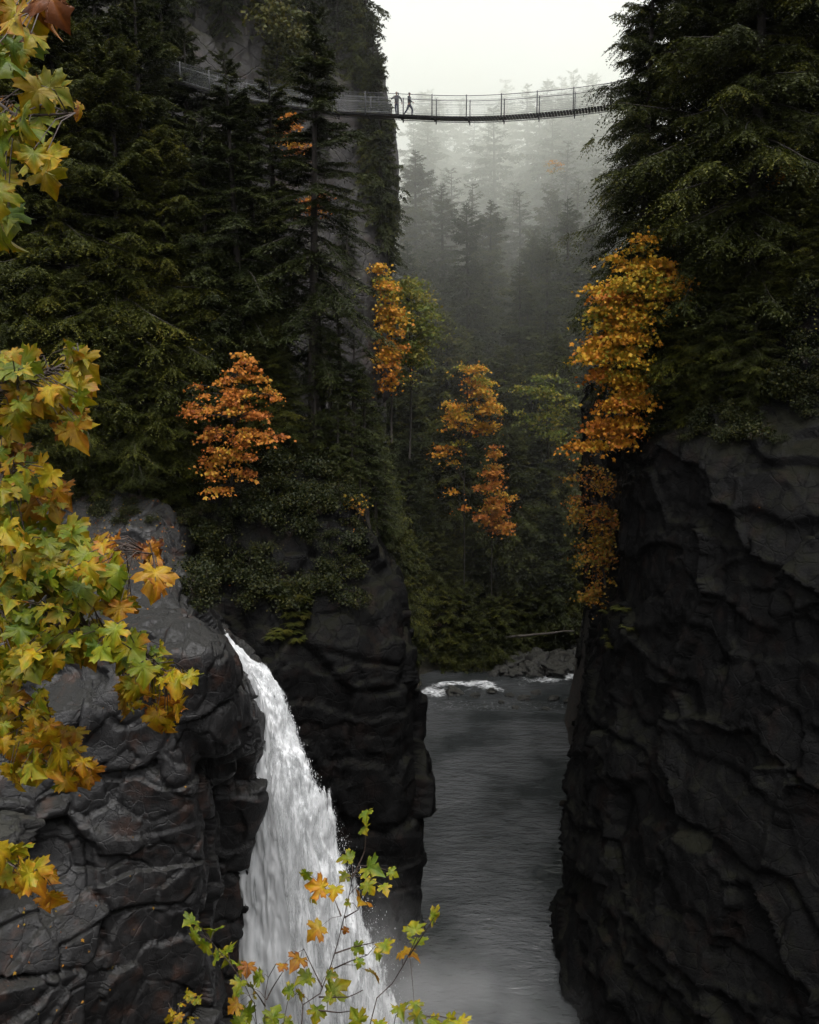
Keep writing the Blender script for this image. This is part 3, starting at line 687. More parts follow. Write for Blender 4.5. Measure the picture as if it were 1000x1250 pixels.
NT = 0
def conifer(key, x, y, h, label, group, name='conifer', z=None, wide=1.0, rz=None):
    global NT
    NT += 1
    H, (tr, fo) = PROTO[key]
    z = ground_z(x, y)-.5 if z is None else z
    r = empty(name, (x, y, z), rng.random()*6.28 if rz is None else rz)
    s_ = h/H; r.scale = (s_*wide, s_*wide, s_)
    obj('trunk', tr, r); obj('foliage', fo, r)
    tag(r, label, 'tree', group)
    return r
def on_cliff(px, py, Y):
    for dx in range(0, 40, 3):
        h, n = cam_hit(px-dx, py)
        if h is not None and 80 < h.y < 116: return np.array([h.x, h.y, h.z])
    return P(px, py, Y)
def cx(px, Y): return (px-500)/FPX*Y*1.0

# --- left forest above the fall
gL = 'dense dark conifers of the left forest'
lab = 'dark dense conifer packed among others in the left forest above the waterfall'
hero = P(371, 300, 66.5)
conifer('hemlock_open', hero[0]+.4, 66.5, 31.5, 'tall hemlock with open drooping boughs and bare lower trunk against the grey cliff', None, 'hemlock_tree', rz=2.0)
for px, Y, h, key in ((338, 69, 27, 'hemlock_open'), (316, 70.5, 25, 'thin_snaggy'), (300, 67, 28, 'hemlock_open'), (262, 66, 25, 'fir_dense_b'),
                      (282, 73, 24, 'fir_dense_a'), (232, 69, 22, 'cedar_b'), (205, 65, 25, 'cedar_a'), (180, 68.5, 34, 'fir_dense_a'), (150, 64.5, 30, 'cedar_b'),
                      (120, 68, 36, 'fir_dense_a'), (98, 63.5, 33, 'cedar_a'), (62, 67, 36, 'fir_dense_a'), (40, 63.5, 30, 'cedar_b'), (5, 66, 36, 'fir_dense_b'),
                      (-25, 64, 33, 'cedar_a'), (-70, 67, 36, 'fir_dense_a'), (140, 73, 38, 'fir_dense_a'), (90, 75, 38, 'fir_dense_b'), (20, 75, 40, 'fir_dense_a'), (-45, 76, 38, 'fir_dense_a'),
                      (168, 61.5, 13, 'cedar_b'), (110, 61, 15, 'cedar_a'), (218, 63.2, 14, 'cedar_b'), (50, 60.5, 14, 'cedar_a'), (-10, 61, 16, 'cedar_b'), (250, 65.2, 12, 'cedar_a'), (285, 66, 13, 'fir_dense_b'), (322, 65.5, 11, 'cedar_b'), (350, 65.5, 9, 'fir_dense_b')):
    big = h > 20
    conifer(key, cx(px, Y), Y, h, lab if big else 'short leafy young conifer at the front edge of the left forest', gL if big else 'short conifers edging the left forest', wide=1.0 if big else 1.25)
for px, Y, h, key in ((120, 80, 44, 'fir_dense_a'), (170, 82, 42, 'hemlock_open'), (60, 82, 46, 'fir_dense_b'), (215, 81, 38, 'fir_dense_b'), (0, 82, 46, 'fir_dense_a'), (245, 78, 31, 'hemlock_open'), (-60, 84, 46, 'fir_dense_a'), (280, 80, 30, 'hemlock_open'), (312, 78, 27, 'fir_dense_b'), (192, 76, 33, 'hemlock_open')):
    conifer(key, cx(px, Y), Y, h, 'tall dark conifer rising behind the left forest towards the grey cliff', 'tall conifers behind the left forest', z=min(40, ground_z(cx(px, Y), Y, 60))-.5)
for px, py, Y, h, key in ((300, 30, 92, 16, 'far_b'), (325, 60, 91, 13, 'hemlock_open'), (275, 40, 91, 17, 'spire_b'), (240, 20, 91, 16, 'hemlock_open'), (210, 50, 90, 18, 'spire_b'), (395, 30, 97, 13, 'far_b'), (180, 20, 90, 18, 'spire_a'), (412, 60, 98, 9, 'thin_young'), (392, 200, 94, 8, 'thin_young'), (425, 330, 95, 9, 'thin_young')):
    q = on_cliff(px, py, Y)
    conifer(key, q[0], q[1], h, 'slim conifer rooted in a crack of the grey cliff behind the bridge', 'slim conifers on the grey cliff', z=q[2]-1, wide=.9)
# --- thin young trees on the buttress
for px, Y, h, key in ((402, 66.5, 11, 'thin_young'), (418, 67.5, 13.5, 'thin_snaggy'), (433, 66.5, 12.5, 'thin_young'), (447, 67.5, 12, 'thin_snaggy'), (458, 69, 10, 'thin_young'), (468, 71, 8, 'thin_young'),
                      (411, 64.6, 6.5, 'thin_young'), (428, 64.8, 6, 'thin_young'), (385, 66, 9, 'thin_young'), (440, 65, 5, 'thin_young'), (395, 70, 13, 'thin_snaggy'), (455, 73, 10, 'thin_young')):
    conifer(key, cx(px, Y), Y, h, 'thin scraggly young conifer on the rocky buttress between the fall and the river', 'thin conifers on the buttress', 'young_conifer', wide=1.1)
# --- cliff-side conifers along the edge of the grey cliff
for px, py, Y, h, key in ((470, 300, 103, 21, 'spire_b'), (479, 330, 106, 17, 'spire_a'), (462, 190, 104, 15, 'spire_b'), (452, 90, 106, 15, 'far_b'), (440, 40, 105, 16, 'spire_a'), (425, 20, 106, 15, 'far_b'), (400, -10, 106, 14, 'spire_b'), (455, 230, 101, 12, 'spire_c'), (448, 130, 103, 10, 'spire_b')):
    q = on_cliff(px-4, py, Y)
    conifer(key, q[0], q[1], h, 'grey misty conifer clinging to the edge of the tall cliff left of the sky gap', 'conifers along the edge of the grey cliff', z=q[2]-.6, wide=.8)
# --- right forest
gR = 'cedars of the right forest'
lab = 'big drooping cedar in the dark forest on the right rim'
conifer('cedar_a', cx(816, 66)*.97, 66, 37, 'tall cedar whose boughs hide the right end of the footbridge', None, 'cedar_tree', rz=.6, wide=.88)
conifer('fir_dense_a', cx(772, 64.5), 64.5, 35, 'upright dense fir in front of the tall cedar where the footbridge meets the forest', None, 'fir_tree', wide=.78)
for px, Y, h, key in ((858, 62, 36, 'cedar_b'), (905, 59, 35, 'cedar_a'), (950, 63, 33, 'fir_dense_a'), (1000, 58, 33, 'cedar_a'), (870, 68, 36, 'fir_dense_a'), (930, 70, 34, 'fir_dense_b'), (1040, 64, 34, 'cedar_b'), (985, 72, 32, 'fir_dense_a')):
    conifer(key, cx(px, Y), Y, h, lab, gR)
for px, Y, h, key in ((835, 60.5, 11, 'cedar_b'), (880, 58, 10, 'cedar_a'), (915, 56, 9, 'cedar_b'), (805, 63.5, 12, 'cedar_a'), (950, 56, 8, 'cedar_a'), (985, 54.5, 6, 'cedar_b'), (858, 59.5, 7, 'cedar_a'), (795, 67.5, 16, 'cedar_b')):
    conifer(key, cx(px, Y), Y, h, 'low bushy young cedar at the rim of the right rock wall', 'low cedars along the right rim', 'young_cedar', wide=1.3)
# --- valley wall beyond the bend
g1 = 'conifers on the valley slope beyond the river bend'
for px, Y, h, key in ((571, 150, 36, 'spire_a'), (631, 146, 32, 'spire_b'), (600, 158, 33, 'spire_a'), (662, 150, 31, 'spire_a'), (690, 155, 33, 'spire_b'), (540, 160, 36, 'spire_b'), (512, 166, 40, 'spire_a'), (497, 150, 30, 'spire_b'),
                      (548, 143, 27, 'spire_c'), (520, 142, 28, 'spire_b'), (612, 140, 26, 'spire_c'), (650, 139, 25, 'spire_b'), (585, 139, 27, 'spire_c'), (680, 141, 26, 'spire_c'), (505, 137, 22, 'spire_c'), (535, 135, 20, 'spire_c'),
                      (563, 134, 19, 'spire_c'), (603, 133.5, 16, 'spire_c'), (635, 134, 20, 'spire_c'), (664, 134.5, 21, 'spire_b'), (692, 136, 22, 'spire_c'), (720, 139, 26, 'spire_b'), (718, 150, 33, 'spire_a'), (745, 146, 30, 'spire_b'),
                      (490, 132, 14, 'spire_c'), (515, 131, 12, 'spire_c'), (545, 130.5, 11, 'spire_c'), (580, 130.5, 10, 'spire_c'), (640, 130.5, 10, 'spire_c'), (668, 131, 12, 'spire_c'), (700, 131.5, 12, 'spire_c'), (480, 140, 24, 'spire_b'), (470, 155, 33, 'spire_a'), (770, 143, 28, 'spire_c'), (790, 152, 32, 'spire_a'), (735, 134, 20, 'spire_c'), (760, 133, 16, 'spire_c')):
    x = cx(px, Y)
    conifer(key, x, Y, h, 'dark green conifer on the hazy slope beyond the river bend', g1, wide=1.2)
for px, Y, h, key in ((482, 116, 20, 'spire_c'), (492, 119, 22, 'spire_b'), (503, 122, 18, 'spire_c'), (478, 121, 27, 'spire_a'), (488, 126, 24, 'spire_b'), (512, 125, 14, 'spire_c'), (470, 117, 30, 'spire_b')):
    conifer(key, cx(px, Y), Y, h, 'dark green conifer on the hazy slope beyond the river bend', g1, z=min(14, ground_z(cx(px, Y), Y))-.5)
for px, Y, h, key in ((560, 127.5, 9, 'spire_c'), (578, 129, 11, 'spire_b'), (592, 127, 8, 'spire_c'), (606, 128, 10, 'spire_c'), (622, 127.5, 11, 'spire_c'), (545, 128, 10, 'spire_c'), (640, 128.5, 12, 'spire_b'), (660, 129, 13, 'spire_c'), (530, 128, 11, 'spire_c'), (682, 129, 13, 'spire_b'), (515, 127, 10, 'spire_c')):
    conifer(key, cx(px, Y), Y, h, 'low bushy conifer at the foot of the valley slope beside the far river bank', 'low conifers by the far river bank', 'young_conifer', wide=1.5)
for px, py, Y, h, key in ((440, 640, 91, 17, 'spire_b'), (452, 660, 93, 15, 'spire_c'), (462, 690, 95, 17, 'spire_b'), (470, 700, 99, 15, 'spire_c'), (447, 560, 92, 11, 'thin_young'), (458, 600, 94, 13, 'spire_a'), (476, 720, 104, 17, 'spire_b')):
    q = on_cliff(px, py, Y)
    conifer(key, q[0], q[1], h, 'dark conifer at the foot of the grey cliff behind the buttress', 'conifers below the grey cliff', z=q[2]-.5, wide=1.0)
for px, Y, h in ((548, 122.5, 12), (562, 121.8, 9), (573, 123, 14), (588, 122, 10), (600, 122.8, 13), (615, 123.2, 11)):
    conifer('spire_c', cx(px, Y), Y, h, 'bushy dark conifer low on the bank under the gold and orange valley maples', 'bushy conifers under the valley maples', 'young_conifer', wide=1.35)
for px, py, Y, h, key in ((430, 90, 100, 12, 'spire_c'), (415, 30, 101, 13, 'spire_b'), (395, 110, 97, 11, 'spire_b'), (380, 60, 96, 14, 'spire_b'), (355, 90, 95, 14, 'spire_b'), (340, 140, 92, 12, 'spire_c')):
    q = on_cliff(px, py, Y)
    conifer(key, q[0], q[1], h, 'slim conifer rooted in a crack of the grey cliff behind the bridge', 'slim conifers on the grey cliff', z=q[2]-2, wide=.9)
for q_ in range(46):
    Y = 128+q_*1.5; px = 495+((q_*.7548777) % 1)*250
    conifer(('spire_a', 'spire_b', 'spire_c')[q_ % 3], cx(px, Y), Y, 20+rng.random()*9, 'dark green conifer on the hazy slope beyond the river bend', g1, wide=1.15)
g2 = 'misty conifers high up the far slope'
for a in range(64):
    Y = 172+a*2.4+rng.normal(0, 2); px = 500+rng.random()*300-12; px = 505+((a*0.618034) % 1)*270
    if abs(px-600) < 60 and Y > 185 and a % 2: continue
    h = 26+rng.random()*9
    if Y > 220: h += 5
    conifer(('far_a', 'far_b')[a % 2], cx(px, Y), Y, h, 'pale conifer fading into the mist on the far slope', g2, wide=1.35)
print('conifers', NT)

# ------------------------------------------------------------------ broadleaf trees
LOBE = np.array([(0, 0), (.30, -.02), (.22, .2), (.5, .42), (.2, .5), (0, 1), (-.2, .5), (-.5, .42), (-.22, .2), (-.30, -.02)])
LOBE_F = np.array([(0, 1, 2), (2, 3, 4), (4, 5, 6), (6, 7, 8), (8, 9, 0), (0, 2, 8), (2, 4, 6), (2, 6, 8)])
def leaf_cloud(c, n, g, size, tint, flat=.8, simple=False):
    """n small lobed leaves around points c (n,3)"""
    th = g.random(n)*6.28; tip = np.stack([np.cos(th), np.sin(th), -.55-.6*g.random(n)], 1); tip /= np.linalg.norm(tip, axis=1)[:, None]
    up = np.stack([g.normal(0, .55, n), g.normal(0, .55, n)-.25, np.full(n, flat)], 1)
    sx_ = np.cross(tip, up); sx_ /= np.linalg.norm(sx_, axis=1)[:, None]+1e-9
    sz = size*np.clip(1+g.normal(0, .28, n), .45, 1.7)
    T = LOBE if not simple else np.array([(0, 0), (.4, .4), (0, 1), (-.4, .4)])
    nrm = np.cross(sx_, tip)
    V = c[:, None, :]+(sx_[:, None, :]*T[None, :, :1]*1.15+tip[:, None, :]*T[None, :, 1:]-nrm[:, None, :]*(np.abs(T[None, :, :1])*.35))*sz[:, None, None]
    k = len(T)
    F = (LOBE_F if not simple else np.array([(0, 1, 2), (0, 2, 3)]))
    F = (np.arange(n)[:, None, None]*k+F[None]).reshape(-1, 3)
    return V.reshape(-1, 3), F, np.repeat(tint, k)

def broadleaf(name, base, lobes, nleaf, size, mat, label, group=None, seed=0, cat='tree', clump=.55, ncl=60, trunk_r=.12, lean=0, simple=False, bark='bark', grad=0.0):
    """trunk, limbs to every leaf clump, leaves in layered clumps. lobes: (x,y,z, rx,ry,rz, weight) in world metres"""
    g = np.random.default_rng(seed)
    base = np.array(base, float); r = empty(name, tuple(base))
    lo = np.array(lobes, float); w = lo[:, 6]/lo[:, 6].sum()
    ct = lo[:, :3].T@w
    which = g.choice(len(lo), ncl, p=w)
    u = g.normal(0, 1, (ncl, 3)); u /= np.linalg.norm(u, axis=1)[:, None]; u *= (g.random(ncl)**.4)[:, None]
    cl = lo[which, :3]+u*lo[which, 3:6]*np.array([1.2, 1.2, 1.25])
    mb = MB()
    top = np.array([ct[0], ct[1], lo[:, 2].max()+.2*lo[:, 5].max()])
    tt = np.linspace(0, 1, 9)[:, None]
    trunk = base+(top-base)*tt+np.stack([np.sin(tt[:, 0]*4+seed)*.25, np.cos(tt[:, 0]*3+seed)*.2, 0*tt[:, 0]], 1)*np.sin(tt*PI)
    mb.tube(trunk-base, np.linspace(trunk_r, .02, 9), 7)
    for c in cl:
        dd = np.linalg.norm(trunk-c, axis=1)+np.maximum(0, trunk[:, 2]-c[2]+.3)*2; k = int(dd.argmin()); a = trunk[k]
        s = np.linspace(0, 1, 5)[:, None]; L = np.linalg.norm(c-a)
        m = a+(c-a)*s; m[:, 2] += np.sin(s[:, 0]*PI)*L*.12; m += g.normal(0, .03*L, m.shape)*np.sin(s*PI)
        mb.tube(m-base, np.linspace(.018+.008*L, .006, 5), 4, cap=False)
    mb.build('trunk', M[bark], r)
    per = max(1, nleaf//ncl); n = per*ncl
    j = g.normal(0, 1, (n, 3))*np.array([clump, clump, clump*.34])*(.6+.8*g.random((n, 1)))
    c = np.repeat(cl, per, 0)+j; c[:, 2] -= .12*(j[:, 0]**2+j[:, 1]**2)/max(clump, .1)
    tcl = np.repeat(np.clip(g.normal(.5, .22, ncl), 0, 1), per)
    zr_ = (c[:, 2]-c[:, 2].min())/(np.ptp(c[:, 2])+1e-6)
    tint = np.clip(tcl+g.normal(0, .17, n)+grad*(zr_-.5), 0, 1)
    V, F, T = leaf_cloud(c-base, n, g, size, tint, simple=simple)
    obj('foliage', mesh_of('foliage', V, [F], mat, smooth=False, tint=T), r)
    tag(r, label, cat, group)
    return r
def lobe(px, py, Y, rpx, rpy, w=1.0, deep=.8):
    k = Y/FPX*1.0
    c = P(px, py, Y); return (c[0], c[1], c[2], rpx*k, rpx*k*deep, rpy*k, w)

# golden maple hanging over the right rim
b = P(795, 520, 63.5)
broadleaf('maple_tree', b, [lobe(770, 306, 60.5, 34, 14, 1.1), lobe(800, 322, 60.2, 26, 12, .7), lobe(752, 338, 60.5, 30, 14, 1.1), lobe(815, 352, 60, 28, 12, 1.0), lobe(778, 358, 60.4, 36, 12, 1.0), lobe(745, 372, 60.5, 30, 14, 1.2), lobe(800, 385, 60, 26, 14, .9), lobe(755, 404, 60.5, 34, 14, 1.3), lobe(735, 425, 60.5, 22, 14, .9), lobe(778, 430, 60.5, 26, 14, .9), lobe(760, 455, 60.8, 28, 13, 1.0), lobe(775, 478, 61, 20, 12, .7), lobe(752, 492, 61.2, 26, 12, 1.0), lobe(735, 518, 61.4, 24, 10, .9), lobe(716, 542, 61.5, 12, 6, .35), lobe(760, 524, 61.6, 18, 16, .7), lobe(757, 552, 62, 12, 14, .4)],
          15500, .235, M['maple_gold'], 'large golden maple spilling over the rim of the black right wall', seed=3, clump=.52, ncl=120, trunk_r=.22, grad=-.35)
b = P(742, 735, 70)
broadleaf('hanging_vine_maple', b, [lobe(728, 585, 70.5, 26, 16, 1), lobe(715, 620, 70.5, 22, 18, 1), lobe(740, 640, 70.2, 18, 22, 1), lobe(722, 668, 70.2, 24, 18, .9), lobe(735, 700, 70, 18, 18, .8), lobe(735, 728, 70, 18, 12, .7)],
          3600, .2, M['maple_rust'], 'sparse rusty vine maple hanging down the side of the right wall', seed=4, clump=.5, ncl=100, trunk_r=.1)
b = P(282, 612, 61.5); b[2] = ground_z(b[0], b[1])-.3
broadleaf('maple_tree', b, [lobe(296, 436, 60, 10, 8, .3), lobe(298, 456, 60, 22, 10, .7), lobe(250, 468, 60, 26, 9, .7), lobe(275, 482, 60, 24, 10, .8), lobe(318, 478, 60, 20, 10, .7), lobe(250, 500, 60, 22, 9, .7), lobe(300, 505, 60, 34, 10, 1.1), lobe(262, 528, 60, 32, 9, 1.0), lobe(315, 532, 60, 26, 11, .9), lobe(285, 552, 60, 30, 10, .9), lobe(262, 572, 60, 18, 10, .6), lobe(295, 572, 60, 16, 9, .5), lobe(268, 592, 60, 10, 8, .3)],
          4600, .20, M['maple_orange'], 'small bright orange maple glowing against the dark left forest', seed=5, clump=.31, ncl=84, trunk_r=.1)
b = P(478, 540, 98)
broadleaf('maple_tree', b, [lobe(464, 335, 97, 6, 12, .5), lobe(470, 358, 97, 11, 14, 1), lobe(478, 385, 97, 15, 16, 1.4), lobe(480, 410, 97, 13, 14, 1.1), lobe(471, 435, 97, 10, 12, .8), lobe(474, 462, 97, 7, 14, .5)],
          3300, .30, M['maple_gold'], 'slim orange maple standing against the edge of the grey cliff', seed=6, clump=.55, ncl=54, grad=-.4)
b = P(500, 560, 104)
broadleaf('alder_tree', b, [lobe(498, 368, 103, 26, 30, 2), lobe(508, 402, 103, 20, 28, 1.6), lobe(492, 346, 103, 16, 14, .8), lobe(500, 440, 103, 14, 22, .7)],
          8000, .26, M['maple_green'], 'round olive green tree just right of the slim orange maple', seed=7, clump=.7, ncl=90)
b = P(566, 680, 124); b[2] = ground_z(b[0], 124)
broadleaf('maple_tree', b, [lobe(572, 446, 123, 14, 10, .8), lobe(584, 468, 123, 16, 12, 1.0), lobe(594, 492, 123, 14, 12, 1.0), lobe(590, 518, 123, 14, 12, .8), lobe(572, 495, 123, 12, 10, .4), lobe(552, 500, 123, 14, 10, .5), lobe(560, 520, 123, 16, 10, .6), lobe(545, 535, 123, 16, 12, .7), lobe(538, 550, 123, 10, 10, .4), lobe(562, 560, 123, 14, 24, .35), lobe(556, 600, 123, 16, 22, .25)],
          3900, .34, M['maple_gold'], 'yellow gold maple at mid height in the hazy valley', seed=8, clump=.62, ncl=76, grad=-.4)
b = P(603, 700, 124); b[2] = ground_z(b[0], 124)
broadleaf('maple_tree', b, [lobe(602, 556, 122.5, 6, 10, .4), lobe(602, 578, 122.5, 11, 10, .8), lobe(600, 600, 122.5, 16, 11, 1.1), lobe(612, 610, 122.5, 16, 8, .7), lobe(596, 624, 122.5, 18, 11, 1.1), lobe(608, 640, 122.5, 16, 8, .7)],
          3000, .31, M['maple_orange'], 'cone shaped orange maple low in the hazy valley', seed=9, clump=.5, ncl=56)
b = P(670, 560, 128)
broadleaf('maple_tree', b, [lobe(660, 470, 127, 24, 12, 1), lobe(678, 492, 127, 18, 14, .9), lobe(650, 508, 127, 14, 10, .4), lobe(672, 520, 127, 18, 14, .6)],
          2000, .32, M['maple_green'], 'faint dull yellow green tree among the dark conifers right of the gold maple', seed=10, clump=.7, ncl=50)
for q, (px, py, Y, rx, ry, n, lb) in enumerate(((355, 155, 84, 12, 34, 900, 'orange leaved small tree half hidden behind the tall hemlock'), (384, 246, 84, 16, 10, 460, 'small orange bush on the grey cliff right of the hemlock trunk'), (325, 305, 80, 6, 18, 300, 'thin orange sapling low behind the hemlock trunks'), (678, 200, 175, 9, 8, 200, 'far yellow tree blurred by mist under the right half of the bridge'), (880, 75, 64, 18, 16, 260, 'few yellow leaves high inside the right cedars'), (960, 215, 58, 20, 9, 420, 'low yellowing bush on the rock at the right edge'), (437, 615, 62.5, 9, 12, 110, 'rust brown bush at the top of the buttress'))):
    b = P(px, py+ry*1.6, Y)
    broadleaf('orange_bush', b, [lobe(px, py, Y, rx, ry, 1)], n, .25 if Y > 70 else .17, M['maple_orange'] if q in (0, 1, 2) else M['maple_gold'] if q != 6 else M['maple_rust'], lb, seed=20+q, cat='bush', clump=.4, ncl=14, trunk_r=.05)
b = P(352, 40, 92)
broadleaf('hanging_willow', b, [lobe(345, 20, 91, 22, 22, 1), lobe(360, 48, 91, 14, 12, .7), lobe(330, 10, 91, 20, 14, .7)], 900, .4, M['moss'], 'yellow green leafy bush hanging high on the grey cliff', seed=30, cat='bush', clump=.9, ncl=40, simple=True)

# ------------------------------------------------------------------ shrubs, ferns
def shrub_mesh(seed, n=900, size=.10):
    g = np.random.default_rng(seed); mb = MB()
    cl = []
    for k in range(16):
        th = g.random()*6.28; e = .5+.7*g.random(); tip = np.array([math.cos(th)*e*.8, math.sin(th)*e*.8, .25+.55*g.random()])
        s = np.linspace(0, 1, 4)[:, None]; pth = tip*s; pth[:, 2] += np.sin(s[:, 0]*PI)*.2
        mb.tube(pth, np.linspace(.012, .004, 4), 3, cap=False); cl += [pth[2], pth[3], (pth[2]+pth[3])/2]
    cl = np.array(cl); c = cl[g.integers(0, len(cl), n)]+g.normal(0, .15, (n, 3))
    V, F, T = leaf_cloud(c, n, g, size, np.clip(g.normal(.5, .2, n), 0, 1), simple=True)
    return mesh_of('stems', np.concatenate(mb.V), [np.concatenate(mb.F4)], M['twig'], tint=np.concatenate(mb.T)), mesh_of('leaves', V, [F], M['shrub'], smooth=False, tint=T)
def fern_mesh(seed):
    g = np.random.default_rng(seed); Q = []; T = []
    for k in range(18):
        th = k*2.4+g.normal(0, .2); ln = .8+.5*g.random(); d = np.array([math.cos(th), math.sin(th), 0]); sd = np.array([-d[1], d[0], 0])
        s = np.linspace(0.06, 1, 22)
        ctr = d*(s*ln*.85)[:, None]; ctr[:, 2] = ln*(.75*s-.75*s**2.1)
        for sg in (-1, 1):
            l = .20*np.sin(np.clip(s*1.05, 0, 1)*PI)**.7+.02
            tip = ctr+sd*(sg*l)[:, None]+d*(l*.35)[:, None]; tip[:, 2] -= l*.35
            w = d*.022
            Q.append(np.stack([ctr-w, (ctr+tip)/2-w*1.3, tip, (ctr+tip)/2+w*1.3], 1)); T.append(np.full(len(s)*4, np.clip(.5+g.normal(0, .2), 0, 1)))
    Q = np.concatenate(Q); return mesh_of('fern', Q.reshape(-1, 3), [np.arange(len(Q)*4).reshape(-1, 4)], M['moss'], smooth=False, tint=np.concatenate(T))
SH = [shrub_mesh(s) for s in (41, 42, 43)]; FE = [fern_mesh(s) for s in (44, 45)]
def shrub(x, y, z, s, label, group):
    r = empty('shrub', (x, y, z), rng.random()*6.28); r.scale = (s,)*3
    st, lv = SH[rng.integers(0, 3)]; obj('stems', st, r); obj('leaves', lv, r); tag(r, label, 'shrub', group)
def fern(x, y, z, s, label, group, tilt=(0, 0)):
    o = empty('fern', (x, y, z), rng.random()*6.28); o.scale = (s,)*3; obj('fronds', FE[rng.integers(0, 2)], o); tag(o, label, 'fern', group)
def scatter(fn, x0, y0, x1, y1, n, smin, smax, label, group, seed):
    g = np.random.default_rng(seed); k = 0
    for _ in range(n*6):
        h, nn = cam_hit(x0+(x1-x0)*g.random(), y0+(y1-y0)*g.random())
        if h is None or h.length < 5: continue
        fn(h.x+nn.x*.05, h.y+nn.y*.05, h.z-.08, smin+(smax-smin)*g.random(), label, group); k += 1
        if k >= n: break
scatter(shrub, 235, 555, 440, 745, 120, .7, 1.7, 'dark leafy shrub on the steep slope above the waterfall lip', 'shrubs on the slope above the waterfall', 51)
scatter(shrub, 70, 585, 225, 640, 26, .5, 1.1, 'dark shrub on the leaf littered ledge below the left forest', 'shrubs on the left ledge', 60)
scatter(shrub, 380, 560, 455, 640, 14, .6, 1.3, 'dark leafy shrub on the steep slope above the waterfall lip', 'shrubs on the slope above the waterfall', 52)
scatter(shrub, 770, 440, 1000, 490, 26, .8, 1.6, 'leafy shrub on the ledge under the right cedars', 'shrubs on the right ledge', 53)
scatter(fern, 735, 735, 770, 800, 8, .5, .9, 'mossy fern on the corner of the right wall above the rapids', 'ferns on the corner of the right wall', 54)
scatter(fern, 758, 480, 830, 520, 12, .5, .9, 'pale green fern on the rim of the right wall', 'ferns on the right rim', 55)
scatter(fern, 325, 725, 375, 790, 16, .7, 1.2, 'green fern on the dark wall right of the waterfall lip', 'ferns right of the waterfall lip', 56)
scatter(shrub, 560, 690, 725, 742, 45, 1.0, 2.0, 'dim bush at the foot of the valley slope beside the river bend', 'bushes by the river bend', 57)
scatter(shrub, 770, 470, 1000, 540, 34, .6, 1.3, 'dark shrub spilling over the rim of the right rock wall', 'shrubs spilling over the right rim', 59)
scatter(shrub, 800, 300, 1000, 440, 26, .9, 1.8, 'dark shrub on the rocky slope under the right cedars', 'shrubs under the right cedars', 58)
# ------------------------------------------------------------------ suspension bridge
def by(x): return 72.0-.25*(x-4.5)
deck_px = [(150, 82), (190, 93), (235, 106), (262, 114), (310, 125), (400, 137.5), (482, 142), (538, 144.6), (575, 145.2), (612, 144), (649, 141.5), (690, 138), (730, 133), (800, 123), (900, 107), (985, 92), (1040, 82)]
pts = []
for px, py in deck_px:
    Yg = 72.0
    for _ in range(8):
        q = P(px, py, Yg); Yg = by(q[0])
    pts.append(P(px, py, Yg))
pts = np.array(pts)
fine_ = catmull(pts[None], 400, 1)[0]
seg = np.linalg.norm(np.diff(fine_, axis=0), axis=1); S = np.concatenate([[0], np.cumsum(seg)]); TOT = S[-1]
def bp_(s): return np.array([np.interp(s, S, fine_[:, k]) for k in range(3)])
bx_ = np.array([.970, -.2425, 0]); bk = np.array([.2425, .970, 0])          # along, across (away from camera)
W2 = .75; RH = 1.45
br = empty('suspension_bridge', tuple(bp_(TOT/2))); bo = np.array(br.location)
mb = MB()
sp = np.arange(0, TOT, .22)
for s_ in sp:
    c = bp_(s_)-bo; d = bp_(min(TOT, s_+.1))-bp_(max(0, s_-.1)); d /= np.linalg.norm(d)
    u_ = np.cross(d, bk)*-1 if False else np.cross(bk, d)
    if u_[2] < 0: u_ = -u_
    mb.box(c, (.18, 1.5, .04), np.stack([d, bk, u_], 1), tint=float(rng.random()))
mb.build('deck', M['plank'], br, smooth=False)
ss_ = np.linspace(0, TOT, 160); line = np.array([bp_(q) for q in ss_])-bo
for sg in (-1, 1):
    MB_ = MB(); MB_.tube(line+bk*sg*W2*.9-np.array([0, 0, .10]), .03, 6); MB_.build('deck_cable', M['steel'], br)
    MB_ = MB(); MB_.tube(line+bk*sg*W2+np.array([0, 0, RH]), .022, 6); MB_.build('hand_cable', M['steel'], br)
    MB_ = MB(); MB_.tube(line+bk*sg*W2+np.array([0, 0, RH*.8]), .009, 4)
    MB_.tube(line+bk*sg*W2+np.array([0, 0, .12]), .012, 4)
    for hgt in np.arange(.25, 1.4, .12): MB_.tube(line+bk*sg*W2+np.array([0, 0, hgt]), .0035, 3, cap=False)
    for s_ in np.arange(0, TOT, .1):
        c = bp_(s_)-bo+bk*sg*W2; MB_.tube([c, c+np.array([0, 0, RH])], .004, 3, cap=False)
    MB_.build('rail_netting', M['galv'], br)
# s where the photo's posts stand
spost0 = S[np.argmin(np.abs(fine_[:, 0]-P(572.4, 145, 71.0)[0]))]
for k in range(-9, 8):
    s_ = spost0+k*2.62
    if not (0.3 < s_ < TOT-.3): continue
    c = bp_(s_)-bo
    for sg in (-1, 1):
        m_ = MB(); m_.box(c+bk*sg*W2+np.array([0, 0, RH/2-.1]), (.07, .07, RH+.36), np.stack([bx_, bk, [0, 0, 1]], 1)); m_.build('post', M['steel'], br, smooth=False)
    m_ = MB(); m_.box(c-np.array([0, 0, .12]), (.08, 1.66, .07), np.stack([bx_, bk, [0, 0, 1]], 1)); m_.build('cross_beam', M['steel'], br, smooth=False)
tag(br, 'slender suspension footbridge with netted rails hung across the misty gorge', 'bridge')

